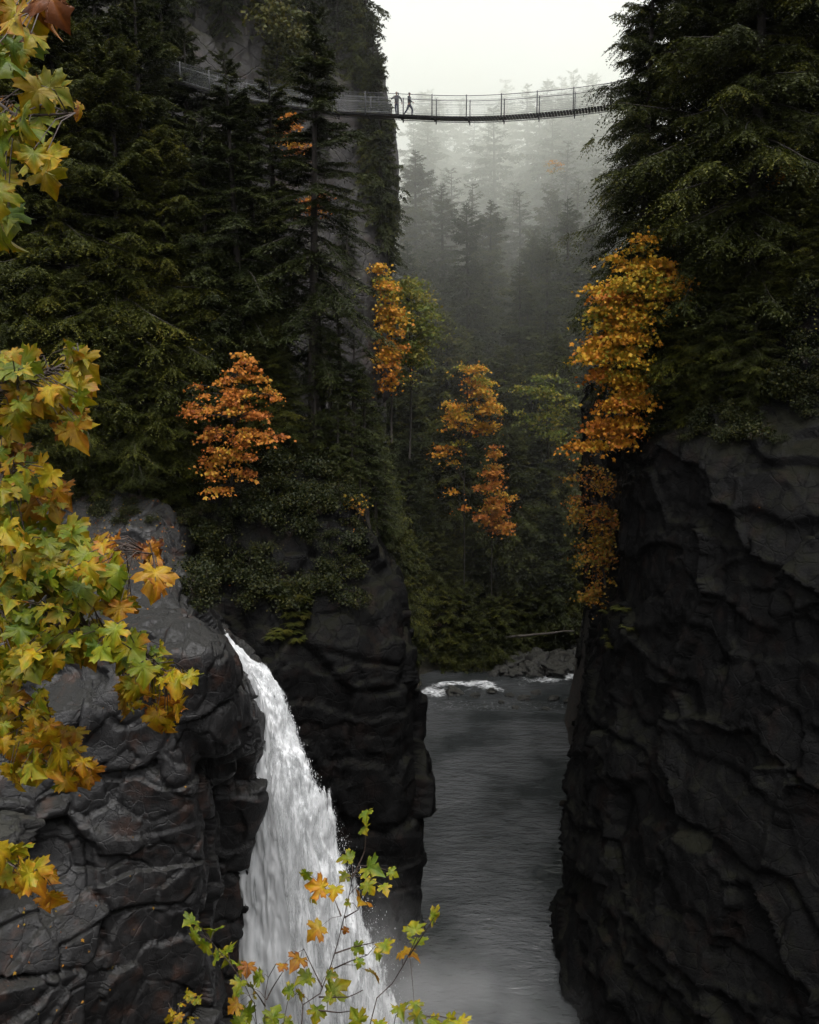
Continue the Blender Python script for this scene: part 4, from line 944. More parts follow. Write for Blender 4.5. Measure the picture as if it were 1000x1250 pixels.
# right landing with pale posts and a red roof panel
q = bp_(S[np.argmin(np.abs(fine_[:, 0]-P(985, 92, 66)[0]))])
gz = ground_z(q[0]+1.2, q[1]-.3)
la = empty('viewing_shelter', (q[0]+1.3, q[1]-.5, q[2]-.1))
m_ = MB(); m_.box((.9, 0, -.05), (4.6, 3.4, .16)); m_.build('floor', M['plank'], la, smooth=False)
for x_ in (-1.3, 1.2, 3.0):
    for y_ in (-1.5, 1.5):
        m_ = MB(); m_.box((x_, y_, .95), (.14, .14, 2.2)); m_.build('post', M['pale_wood'], la, smooth=False)
        m_ = MB(); m_.box((x_, y_, -2.2), (.2, .2, 4.2)); m_.build('stilt', M['plank'], la, smooth=False)
for y_ in (-1.5, 1.5):
    m_ = MB(); m_.box((.85, y_, 1.02), (4.5, .08, .10)); m_.box((.85, y_, .55), (4.5, .05, .06)); m_.build('rail', M['pale_wood'], la, smooth=False)
m_ = MB()
for sg in (-1, 1): m_.box((.95, sg*.85, 2.35), (5.2, 2.1, .10), np.array([[1, 0, 0], [0, math.cos(.42), sg*math.sin(.42)], [0, -sg*math.sin(.42), math.cos(.42)]]))
m_.build('roof', M['red_roof'], la, smooth=False)
tag(la, 'open shelter on pale posts under a red roof, half hidden by right cedars', 'shelter')
# left landing
q = bp_(.4)
lb_ = empty('bridge_landing', (q[0]-1.2, q[1]+.3, q[2]-.1))
m_ = MB(); m_.box((-.6, 0, -.05), (3.6, 2.6, .2)); m_.build('floor', M['plank'], lb_, smooth=False)
for x_ in (-2.2, 1.0):
    for y_ in (-1.2, 1.2):
        m_ = MB(); m_.box((x_, y_, .7), (.16, .16, 1.7)); m_.build('post', M['plank'], lb_, smooth=False)
        m_ = MB(); m_.box((x_, y_, -4), (.22, .22, 8)); m_.build('stilt', M['plank'], lb_, smooth=False)
tag(lb_, 'timber landing at the left end of the footbridge among the dark conifers', 'landing')

# ------------------------------------------------------------------ people
def skin_mesh(name, chains, mat, parent, levels=2):
    """chains: list of (points, radii, parent_index or None) sharing one continuous skin"""
    V = []; E = []; Rr = []
    ids = {}
    for key, pts_, rads, root in chains:
        prev = ids.get(root) if root is not None else None
        for k, (p_, r_) in enumerate(zip(pts_, rads)):
            V.append(p_); Rr.append(r_); cur = len(V)-1
            if prev is not None: E.append((prev, cur))
            prev = cur; ids[(key, k)] = cur
        ids[key] = prev
    me = bpy.data.meshes.new(name); me.from_pydata([tuple(v) for v in V], E, []); me.update()
    o = bpy.data.objects.new(name, me); COL.objects.link(o)
    sk = o.modifiers.new('skin', 'SKIN'); sk.use_smooth_shade = True
    if not me.skin_vertices: 
        bpy.context.view_layer.objects.active = o
    for k, sv in enumerate(me.skin_vertices[0].data):
        r_ = Rr[k]; sv.radius = (r_, r_) if np.isscalar(r_) else r_; sv.use_root = (k == 0)
    sb_ = o.modifiers.new('sub', 'SUBSURF'); sb_.levels = levels; sb_.render_levels = levels
    dg = bpy.context.evaluated_depsgraph_get(); dg.update()
    nm = bpy.data.meshes.new_from_object(o.evaluated_get(dg)); nm.name = name
    bpy.data.objects.remove(o); 
    nm.materials.clear(); nm.materials.append(mat)
    for p_ in nm.polygons: p_.use_smooth = True
    return obj(name, nm, parent)

def hand_chains(tag_, wrist, d, side, curl):
    """palm and five bent fingers beyond the wrist; d = forearm direction, side = towards the thumb"""
    d = d/np.linalg.norm(d); side = side-d*(side@d); side /= np.linalg.norm(side); nn = np.cross(d, side)
    palm = wrist+d*.05
    out = [(tag_+'palm', [palm, wrist+d*.09], [.026, .028], tag_)]
    for k, (of, ln) in enumerate(((.027, .068), (.009, .078), (-.009, .072), (-.026, .056))):
        b0 = wrist+d*.095+side*of; p = [b0]; dd = d
        for f_ in (.45, .32, .23):
            dd = dd*math.cos(curl)+nn*math.sin(curl); dd /= np.linalg.norm(dd); p.append(p[-1]+dd*ln*f_*1.05)
        out.append((tag_+'f%d' % k, p, [.010, .009, .0085, .007], tag_+'palm'))
    t0 = wrist+d*.035+side*.03; t1 = t0+side*.03+d*.03; t2 = t1+d*.035+side*.008
    out.append((tag_+'th', [t0, t1, t2], [.013, .011, .009], (tag_+'palm', 0)))
    return out

def person(loc, rz, pose, jacket, trousers, label, hat=False, pack=False):
    r = empty('person', loc, rz)
    v = lambda *a: np.array(a, float)
    J = pose
    body = [('sp', [v(0, 0, .93), v(0, -.005, 1.08), v(0, 0, 1.25), v(0, 0, 1.40), v(0, .005, 1.48), v(0, .015, 1.55), v(0, .02, 1.63), v(0, .018, 1.70)],
             [(.15, .11), (.135, .10), (.15, .11), (.13, .09), .055, .062, .085, .062], None)]
    for sg, k in ((-1, 'l'), (1, 'r')):
        body.append(('leg'+k, [v(sg*.09, 0, .88)]+J['leg'+k], [.088, .075, .055, .052, .038, .04, .035, .025], ('sp', 0)))
        arm = J['arm'+k]
        body.append(('arm'+k, [v(sg*.16, 0, 1.40)]+arm, [.056, .045, .038, .025], ('sp', 3)))
        d = arm[-1]-arm[-2]
        body += [(a, b_, c, ('arm'+k) if root == 'arm'+k else root) for a, b_, c, root in hand_chains('arm'+k, arm[-1], d, v(-sg*.6, 1, .2), .35)]
    body.append(('nose', [v(0, .105, 1.615), v(0, .122, 1.605)], [.014, .010], ('sp', 6)))
    bm_ = skin_mesh('body', body, M['skin'], r)
    # eyes, mouth, ears sit on the head
    m_ = MB()
    for sg in (-1, 1):
        m_.tube([v(sg*.033, .092, 1.635), v(sg*.033, .102, 1.635)], [.012, .006], 6); 
    m_.build('eyes', M['hair'], r)
    jk = [('sp', [v(0, 0, .86), v(0, -.005, 1.08), v(0, 0, 1.25), v(0, 0, 1.40), v(0, .005, 1.47)], [(.18, .14), (.165, .13), (.185, .14), (.16, .115), .075], None)]
    for sg, k in ((-1, 'l'), (1, 'r')):
        jk.append(('arm'+k, [v(sg*.17, 0, 1.40)]+J['arm'+k], [.078, .064, .056, .042], ('sp', 3)))
    skin_mesh('jacket', jk, M[jacket], r)
    tr = [('sp', [v(0, 0, .97), v(0, 0, .90)], [(.165, .13), (.165, .13)], None)]
    for sg, k in ((-1, 'l'), (1, 'r')):
        tr.append(('leg'+k, [v(sg*.095, 0, .86)]+J['leg'+k][:4], [.108, .092, .072, .068, .055], ('sp', 1)))
    skin_mesh('trousers', tr, M[trousers], r)
    for k in 'lr':
        a = J['leg'+k][-3]; b_ = J['leg'+k][-1]
        skin_mesh('shoe', [('s', [a+v(0, -.05, -.02), a+v(0, .05, -.03), b_+v(0, .03, 0)], [.05, .05, .038], None)], M['shoe'], r)
    skin_mesh('hair', [('h', [v(0, -.02, 1.60), v(0, -.005, 1.67), v(0, .02, 1.735)], [(.085, .075), (.095, .09), (.075, .07)], None)], M['hair'], r)
    if pack:
        skin_mesh('backpack', [('b', [v(0, -.20, 1.02), v(0, -.21, 1.2), v(0, -.18, 1.38)], [(.15, .09), (.16, .10), (.12, .08)], None)], M['jacket_black'], r)
    tag(r, label, 'person')
    return r
v = lambda *a: np.array(a, float)
stand = {'legl': [v(-.10, .01, .68), v(-.095, .02, .48), v(-.09, 0, .30), v(-.085, -.02, .09), v(-.09, 0, .045), v(-.095, .09, .035), v(-.1, .15, .03)],
         'legr': [v(.08, .01, .68), v(.06, .03, .48), v(.045, .0, .30), v(.035, -.02, .09), v(.035, 0, .045), v(.045, .09, .035), v(.05, .15, .03)],
         'arml': [v(-.34, .04, 1.22), v(-.40, .08, 1.06), v(-.42, .12, .93)],
         'armr': [v(.36, .06, 1.22), v(.37, .22, 1.20), v(.24, .34, 1.26)]}
walk = {'legl': [v(-.09, .12, .70), v(-.09, .22, .50), v(-.09, .20, .30), v(-.085, .19, .09), v(-.085, .21, .045), v(-.09, .30, .035), v(-.095, .36, .03)],
        'legr': [v(.09, -.08, .68), v(.09, -.15, .50), v(.09, -.29, .32), v(.085, -.43, .16), v(.085, -.45, .10), v(.09, -.39, .06), v(.09, -.35, .03)],
        'arml': [v(-.25, -.10, 1.18), v(-.26, -.14, 1.03), v(-.25, -.08, .90)],
        'armr': [v(.25, .08, 1.18), v(.26, .20, 1.03), v(.25, .32, .95)]}
def on_deck(px):
    s_ = S[np.argmin(np.abs(fine_[:, 0]-P(px, 142, 74)[0]))]
    return bp_(s_)+np.array([0, 0, .03])
q = on_deck(485)
person(tuple(q), PI*.97, stand, 'jacket_grey', 'jeans', 'person in a grey top and jeans standing on the footbridge, one arm raised')
q = on_deck(499.5)
person(tuple(q), -PI/2-.25, walk, 'jacket_black', 'jeans', 'person in a black jacket and jeans striding along the footbridge, right of two', pack=False)

# ------------------------------------------------------------------ boulders, log, fallen leaves
def boulder_mesh(seed):
    g = np.random.default_rng(seed)
    th = np.linspace(0, 2*PI, 45)[:-1]; ph = np.linspace(.06, PI-.06, 23)
    V = np.array([[math.sin(p)*math.cos(t), math.sin(p)*math.sin(t), math.cos(p)] for p in ph for t in th])
    o, e = blocks(V*1.0+seed*3.1, .8, seed); o2, e2 = blocks(V+seed, .35, seed+5)
    V = V*(1+.26*o+.10*o2-.04*np.exp(-(e/.05)**2)+.05*fbm(V*3+seed, seed, 3))[:, None]*np.array([1, .8+.3*g.random(), .62])
    n = 44; i = np.arange(22)[:, None]*n; j = np.arange(n)[None, :]; k = (j+1) % n
    F = np.stack([i+j, i+n+j, i+n+k, i+k], -1).reshape(-1, 4)
    F3 = np.array([[0, a, a+1] for a in range(1, n-1)]); b0 = 22*n; F3b = np.array([[b0, b0+a+1, b0+a] for a in range(1, n-1)])
    return mesh_of('boulder', V, [F, F3, F3b], M['boulder'], smooth=False)
BO = [boulder_mesh(s) for s in (1, 2, 3, 4)]
def boulder(px, py, Y, s, label, group=None, z=None):
    q = P(px, py, Y)
    if z == 'g': z = max(.1, ground_z(q[0], q[1], 60))+.1*s
    o = obj('boulder', BO[rng.integers(0, 4)])
    o.location = (q[0], q[1], (q[2] if z is None else z)); o.scale = (s, s*.9, s*.8); o.rotation_euler = (rng.normal(0, .2), rng.normal(0, .2), rng.random()*6.28)
    tag(o, label, 'boulder', group)
boulder(677, 812, 119, 2.0, 'rounded dark boulder standing in the white rapids near the right wall', z=.5)
boulder(556, 850, 112, 1.3, 'low dark boulder breaking the foam line at the left of the rapids', z=.1)
for px, Y, s in ((580, 111, .7), (600, 112.5, .9), (622, 111, .6), (640, 110, .9), (655, 112, .7), (676, 110, .8), (694, 109, .9), (706, 107, .7), (630, 107, .5), (668, 106.5, .6), (700, 104, .6), (612, 109, .5)):
    boulder(px, 852, Y, s, 'small dark rock breaking the shallow water below the rapids', 'rocks in the shallows below the rapids', z=.05)
for px, Y, s in ((612, 119.5, 1.5), (630, 118.8, 1.2), (648, 120, 1.8), (668, 119.4, 1.4), (690, 120.5, 1.6), (708, 121.5, 1.9), (624, 122.5, 2.0), (655, 123.5, 2.2), (684, 124.5, 1.9), (702, 125, 2.1), (638, 125.5, 1.8), (600, 123, 1.4)):
    boulder(px, 800, Y, s, 'grey boulder on the far river bank behind the rapids', 'boulders on the far bank', z='g')
for k in range(34):
    boulder(585+rng.random()*140, 795, 118+rng.random()*8, .4+rng.random()*.6, 'small dark stone among the boulders of the far river bank', 'stones on the far bank', z='g')
q0, q1 = P(618, 778, 122.5), P(700, 770, 123.5)
lg = MB(); s = np.linspace(0, 1, 8)[:, None]; lp = q0+(q1-q0)*s+rng.normal(0, .04, (8, 3)); lg.tube(lp-q0, np.linspace(.22, .1, 8), 8)
for k in (2, 4, 6): lg.tube([lp[k]-q0, lp[k]-q0+np.array([.3, -.3, 1.1])], [.08, .03], 5)
o = lg.build('fallen_log', M['bark_pale']); o.location = tuple(q0); tag(o, 'grey dead log lying across the boulders of the far bank', 'log')
for px, py, s, lb in ((95, 574, 1.7, 'angular grey boulder at the foot of the dark left forest'), (12, 1010, 1.2, 'blocky grey boulder jutting from the near rock at the left edge')):
    h_, n_ = cam_hit(px, py)
    o = obj('boulder', BO[1]); o.location = h_+n_*.3; o.scale = (s*1.2, s, s); o.rotation_euler = (.3, .2, 1.0); tag(o, lb, 'boulder')
# fallen leaves on the near rock and its ledges
g = np.random.default_rng(77); C = []
for x0, y0, x1, y1, n in ((85, 598, 228, 710, 420), (60, 700, 310, 1000, 34), (0, 1090, 200, 1250, 80), (40, 1000, 240, 1100, 10), (430, 610, 460, 650, 40), (720, 470, 1000, 700, 30), (680, 800, 1000, 1200, 26)):
    for _ in range(n):
        h_, n_ = cam_hit(x0+(x1-x0)*g.random(), y0+(y1-y0)*g.random())
        if h_ is not None and n_.z > .2: C.append(list(h_+n_*.04))
C = np.array(C); Vl, Fl, Tl = leaf_cloud(C, len(C), g, .12, g.random(len(C)))
tag(obj('fallen_leaves', mesh_of('fallen_leaves', Vl, [Fl], M['maple_rust'], smooth=False, tint=Tl)), kind='stuff')

# ------------------------------------------------------------------ foreground maple leaves
HALF = [(0, .0), (.13, -.10), (.33, -.17), (.42, -.08), (.66, -.08), (.56, .05), (.62, .14), (.40, .22), (.56, .30), (.70, .27), (.90, .45), (.74, .50), (.74, .66), (.54, .60), (.30, .56),
        (.33, .74), (.46, .79), (.29, .88), (.19, .99), (0, 1.16)]
OUT = HALF+[(-x, y) for x, y in HALF[-2:0:-1]]
OUT = np.array(OUT, float); OUT = np.concatenate([OUT, (OUT+np.roll(OUT, -1, 0))/2], 1).reshape(-1, 2)   # midpoints for curling
NO = len(OUT); CEN = np.array([0, .22])
RINGS = (.22, .45, .68, .86, 1.0)
TV = np.concatenate([[CEN]]+[CEN+(OUT-CEN)*f for f in RINGS])
TR = np.concatenate([[0]]+[np.full(NO, f) for f in RINGS])
TF3 = np.array([(0, 1+k, 1+(k+1) % NO) for k in range(NO)])
TF4 = np.concatenate([[(1+r*NO+k, 1+(r+1)*NO+k, 1+(r+1)*NO+(k+1) % NO, 1+r*NO+(k+1) % NO) for k in range(NO)] for r in range(len(RINGS)-1)])
VEIN = np.array([(0, 1.0), (.80, .60), (-.80, .60), (.80, -.25), (-.80, -.25)]); VEIN /= np.linalg.norm(VEIN, axis=1)[:, None]
rel = TV-np.array([0, 0]); dist = np.linalg.norm(rel, axis=1)
vd = np.min(np.stack([np.abs(rel[:, 0]*d[1]-rel[:, 1]*d[0])+(rel@d < 0)*9 for d in VEIN]), 0)
PAL = np.array([(.085, .15, .012), (.21, .24, .016), (.42, .28, .014), (.42, .165, .012), (.24, .07, .016), (.10, .03, .02)])
def pal(t):
    t = np.clip(t, 0, 1)*(len(PAL)-1); k = np.minimum(t.astype(int), len(PAL)-2); f = (t-k)[..., None]
    return PAL[k]*(1-f)+PAL[k+1]*f
def maple_leaf(mb, base, tip, normal, size, tone, g):
    tip = tip/np.linalg.norm(tip); sx_ = np.cross(tip, normal); sx_ /= np.linalg.norm(sx_)+1e-9; n = np.cross(sx_, tip)
    x, y = TV[:, 0], TV[:, 1]
    fold = g.uniform(.05, .5); cup = g.uniform(-.05, .4); droop = g.uniform(.1, .75); tw = g.normal(0, .35)
    z = fold*np.abs(x)*.9-cup*(x*x+(y-.3)**2)-droop*np.maximum(0, y-.25)**2-.05*np.exp(-(vd/.05)**2)*TR
    z = z+tw*x*(y-.2)+.07*np.sin(x*7+g.random()*6)*np.sin(y*6+g.random()*6)*TR-.10*TR**3*g.random()*np.sin(8*np.arctan2(y-.22, x)+g.random()*6)
    w = g.uniform(.85, 1.1)
    V = base+size*((x*w)[:, None]*sx_+y[:, None]*tip+z[:, None]*n)
    q = np.column_stack([x*2.2+g.random()*50, y*2.2, np.full(len(x), g.random()*50)])
    edge = TR**3; t = tone+.13*fbm(q, 5, 3)+.16*edge*g.random()-.05*np.exp(-(vd/.06)**2)+.10*(y-.4)*g.normal(.3, .6)
    if g.random() < .3: t = t+.3*edge*ss(.2, .6, vnoise(q*1.4, 9))
    c = pal(t)*np.clip(1+g.normal(0, .10), .7, 1.3)
    c = c*(1+.25*np.exp(-(vd/.025)**2))[:, None]*np.array([.58, .57, .28])
    mb.add(V, TF3, .5, c); mb.F4.append(TF4+mb.n-len(V))

def to_np(px, py, Y): return P(px, py, Y)
mt = empty('maple_tree', (-2.75, 3.3, 40.2))
mo = np.array(mt.location)
tk = MB(); tz = np.linspace(0, 1, 10)
tkp = np.column_stack([.15*np.sin(tz*3), .1*np.cos(tz*2)-.1, tz*9]); tk.tube(tkp, np.linspace(.16, .07, 10), 10); tk.build('trunk', M['bark_pale'], mt)
def branch(path, clusters, seed, Y0=3.5, size=.065):
    """path: pixels of the limb; clusters: (px,py,rx,ry,n,tone)"""
    g = np.random.default_rng(seed)
    pp_ = [P(x, y, Y0+.12*math.sin(k*1.7+seed)) for k, (x, y) in enumerate(path)]
    root = mo+np.array([.05, -.05, 0]); root[2] = pp_[0][2]-.35
    pl = np.array([root]+pp_); pl = catmull(pl[None], 40, 1)[0]
    tw = MB(); tw.tube(pl-mo, np.linspace(.016, .0035, 40), 7)
    lv = MB()
    for px, py, rx, ry, n, tone in clusters:
        for _ in range(int(n*2.2+.5)):
            a = g.random()*6.28; e = math.sqrt(g.random())
            Yd = Y0+g.normal(0, .22)
            c = P(px+rx*e*math.cos(a), py+ry*e*math.sin(a), Yd)
            k = np.argmin(np.linalg.norm(pl-c, axis=1)+np.maximum(0, pl[:, 0]-c[0])*.6); o_ = pl[k]
            out = c-o_; out = out/(np.linalg.norm(out)+1e-6)
            tip = np.array([.30, -.2, -.85])+out*.65+g.normal(0, .5, 3); tip /= np.linalg.norm(tip)
            nrm = np.array([g.normal(0, .6), -.5+g.normal(0, .55), .7+g.normal(0, .35)])
            sz = size*np.clip(1+g.normal(0, .33), .45, 1.6)
            base = c-tip*sz*.45
            maple_leaf(lv, base-mo, tip, nrm, sz, np.clip(tone-.09+g.normal(0, .095), .02, .98), g)
            m_ = (o_+base)/2; m_[2] += .03
            tw.tube(np.array([o_, m_, base])-mo, [.0028, .0022, .0017], 4, cap=False)
    bo_ = tw.build('branch', M['twig'], mt)
    lv.build('foliage', M['leaf'], bo_)
branch([(-60, -60), (10, -10), (62, 4)], [(62, 8, 12, 8, 3, .72), (12, 14, 30, 22, 6, .46), (12, 68, 20, 18, 4, .22), (30, 46, 10, 12, 1, .5), (8, 38, 6, 6, 1, .9)], 1, 3.3, .08)
branch([(-60, 110), (20, 140), (92, 138)], [(50, 115, 10, 8, 2, .44), (94, 137, 6, 6, 1, .66), (66, 112, 8, 6, 1, .3), (38, 160, 20, 14, 3, .20), (8, 150, 14, 18, 3, .38), (58, 205, 14, 14, 2, .42), (40, 188, 14, 8, 1, .28), (4, 185, 14, 16, 3, .25), (4, 240, 12, 18, 3, .33), (10, 275, 10, 14, 2, .20)], 2, 3.3, .08)
branch([(-60, 500), (20, 470), (70, 448), (96, 432)], [(20, 445, 30, 16, 8, .34), (88, 440, 16, 12, 4, .38), (62, 480, 46, 26, 15, .44), (84, 515, 22, 20, 7, .50), (22, 508, 28, 20, 7, .36), (100, 470, 12, 18, 3, .40)], 3, 3.5)
branch([(-60, 590), (10, 580), (55, 605)], [(30, 580, 32, 28, 10, .48), (52, 610, 22, 26, 7, .52), (10, 620, 30, 36, 13, .28), (40, 640, 36, 26, 10, .30), (12, 552, 20, 16, 5, .36)], 4, 3.6)
branch([(-60, 690), (60, 668), (140, 662), (186, 676)], [(85, 657, 18, 10, 4, .32), (132, 668, 14, 12, 4, .60), (184, 676, 14, 9, 3, .82), (195, 710, 14, 10, 3, .66), (112, 690, 28, 14, 7, .30), (130, 712, 18, 16, 5, .24), (150, 738, 16, 10, 3, .56), (40, 690, 52, 30, 20, .30), (95, 700, 40, 24, 9, .28), (20, 670, 30, 22, 8, .42)], 5, 3.4)
branch([(-60, 760), (40, 745), (130, 775), (222, 832)], [(40, 735, 48, 26, 14, .30), (95, 742, 36, 14, 7, .26), (70, 780, 56, 26, 18, .28), (30, 770, 40, 30, 12, .26), (130, 785, 30, 16, 7, .28), (178, 805, 30, 18, 9, .24), (222, 828, 16, 10, 4, .36), (182, 838, 26, 12, 6, .40), (205, 872, 18, 16, 6, .58), (160, 858, 12, 10, 2, .50), (30, 805, 36, 26, 11, .34)], 6, 3.35)
branch([(-60, 850), (20, 860), (70, 905), (108, 945)], [(12, 850, 22, 26, 7, .38), (30, 895, 34, 26, 11, .46), (72, 905, 28, 20, 8, .58), (40, 935, 36, 20, 9, .46), (72, 950, 18, 12, 4, .56), (104, 940, 10, 12, 3, .68), (50, 858, 14, 20, 4, .34)], 7, 3.5)
branch([(-60, 1040), (0, 1050), (50, 1075)], [(10, 1040, 20, 10, 3, .34), (8, 1068, 22, 12, 4, .44), (42, 1072, 22, 16, 5, .52), (62, 1092, 8, 10, 2, .58)], 8, 3.3)
tag(mt, 'close maple reaching in from the left edge with big yellow, green and orange leaves', 'tree')

# ------------------------------------------------------------------ saplings at the bottom edge
def sapling(stems, leaves, Y0, size, label, seed, twigs=()):
    g = np.random.default_rng(seed)
    x0 = P(stems[0][0][0], 1250, Y0)
    base = np.array([x0[0], Y0, 43.3-1.15*Y0-.1])
    r = empty('maple_sapling', tuple(base))
    sm = MB(); nodes = []
    for k, st in enumerate(stems):
        pp_ = np.array([P(x, y, Y0+.1*math.sin(i+k)) for i, (x, y) in enumerate(st)])
        if st[0][1] >= 1240: pp_ = np.concatenate([[base+np.array([.03*k, 0, 0])], pp_])
        cv = catmull(pp_[None], 26, 1)[0]; w0 = .0085 if k == 0 else .0042
        sm.tube(cv-base, np.linspace(w0, .0018, 26), 6); nodes.append(cv)
    nodes = np.concatenate(nodes)
    lv = MB()
    for px, py, tone, s_ in leaves:
        c = P(px, py, Y0+g.normal(0, .12)); d_ = np.linalg.norm(nodes-c, axis=1)+np.maximum(0, nodes[:, 2]-c[2])*.3; o_ = nodes[int(d_.argmin())]
        out = c-o_; out /= np.linalg.norm(out)+1e-6
        tip = np.array([0, -.3, -.35])+out*.8+g.normal(0, .25, 3); tip /= np.linalg.norm(tip)
        nrm = np.array([g.normal(0, .35), -.5+g.normal(0, .3), .75])
        sz = size*s_*np.clip(1+g.normal(0, .12), .7, 1.3); b_ = c-tip*sz*.45
        maple_leaf(lv, b_-base, tip, nrm, sz, tone+g.normal(0, .03), g)
        m_ = (o_+b_)/2+np.array([0, 0, .015]); sm.tube(np.array([o_, m_, b_])-base, [.0018, .0014, .0011], 4, cap=False)
    sm.build('stem', M['twig'], r); lv.build('foliage', M['leaf'], r)
    tag(r, label, 'sapling')
def Q(l): return [(200+a/2.632, 970+b/2.632, t, s_) for a, b, t, s_ in l]
def T(l): return [(200+a/2.632, 970+b/2.632) for a, b in l]
sapling([T([(440, 760), (500, 645), (550, 510), (590, 350), (607, 262)]), T([(550, 510), (610, 490), (675, 475)]), T([(545, 560), (600, 535), (655, 515)]), T([(500, 650), (590, 650), (640, 628)]), T([(582, 395), (625, 370)]), T([(570, 390), (550, 340)]), T([(510, 620), (480, 560), (450, 495)]), T([(605, 270), (645, 180), (650, 70)]), T([(480, 690), (560, 700), (600, 695)])],
        Q([(650, 65, .10, .9), (645, 110, .10, .8), (585, 205, .12, .9), (665, 235, .14, 1.1), (735, 250, .16, .7), (580, 262, .14, .8), (455, 260, .14, .9), (660, 297, .16, .9), (710, 300, .24, .9), (495, 295, .55, 1.1), (548, 312, .42, .9), (635, 338, .56, 1.1), (480, 322, .18, .9), (487, 437, .47, 1.1), (583, 437, .6, .4), (625, 495, .14, .8), (712, 488, .16, .9), (690, 515, .16, .9), (628, 540, .12, .8), (675, 575, .36, 1.2), (455, 590, .24, 1.1), (400, 630, .14, .9), (550, 622, .14, 1.2), (490, 705, .20, 1.2), (540, 580, .15, .7), (435, 645, .16, .8), (590, 350, .2, .5), (530, 655, .2, .7), (430, 532, .62, 1.1), (380, 553, .58, .7)]),
        3.9, .066, 'slender leafy sapling in front of the waterfall, its long thin stem leaning right', 61)
sapling([T([(326, 760), (326, 640), (330, 600), (360, 545)]), T([(330, 660), (350, 620), (382, 570)]), T([(300, 760), (290, 680), (255, 600), (215, 545), (150, 470)]), T([(326, 680), (300, 640), (265, 600)]), T([(380, 760), (410, 680), (425, 640)])],
        Q([(85, 410, .12, 1), (160, 432, .12, 1.1), (95, 455, .16, 1), (130, 488, .14, 1.2), (205, 495, .12, 1.1), (165, 520, .12, 1), (212, 527, .14, .9), (245, 560, .2, .9), (268, 560, .62, .8), (300, 590, .12, .9), (285, 625, .12, 1), (240, 610, .18, .8), (225, 682, .52, 1.1), (265, 702, .14, 1.3), (355, 705, .12, 1.1), (235, 640, .14, .8), (335, 735, .14, .9), (110, 425, .16, .7), (240, 735, .14, .9), (400, 735, .16, .9)]),
        4.1, .066, 'low branching sapling with mostly green leaves before the foot of the waterfall', 62)
sapling([T([(655, 760), (700, 660), (755, 575), (785, 520), (812, 460)]), T([(735, 760), (745, 710), (770, 690)]), T([(800, 760), (830, 715), (880, 400)][:2]), T([(790, 515), (840, 440), (868, 395)])],
        Q([(782, 505, .48, 1.1), (805, 425, .2, .9), (818, 465, .16, .9), (870, 390, .16, .8), (760, 690, .14, 1.1), (815, 715, .18, .9), (925, 725, .22, 1), (870, 730, .2, .9), (620, 718, .16, 1.1), (960, 740, .22, .9), (810, 680, .16, .7), (690, 740, .16, .8), (900, 745, .18, .9)]),
        3.8, .066, 'thin sapling with one golden leaf against the river, right of the tall stem', 63)
sapling([T([(50, 760), (55, 700), (75, 655)]), T([(95, 760), (98, 715)]), T([(20, 760), (28, 700)])],
        Q([(30, 700, .38, .6), (90, 655, .28, .6), (60, 672, .34, .6), (95, 715, .3, .6), (75, 640, .25, .5), (15, 720, .34, .6), (50, 715, .4, .5), (85, 735, .28, .6), (110, 660, .24, .5), (40, 735, .36, .5)]),
        4.2, .066, 'small yellowish seedling in the bottom left corner of the plants', 64)

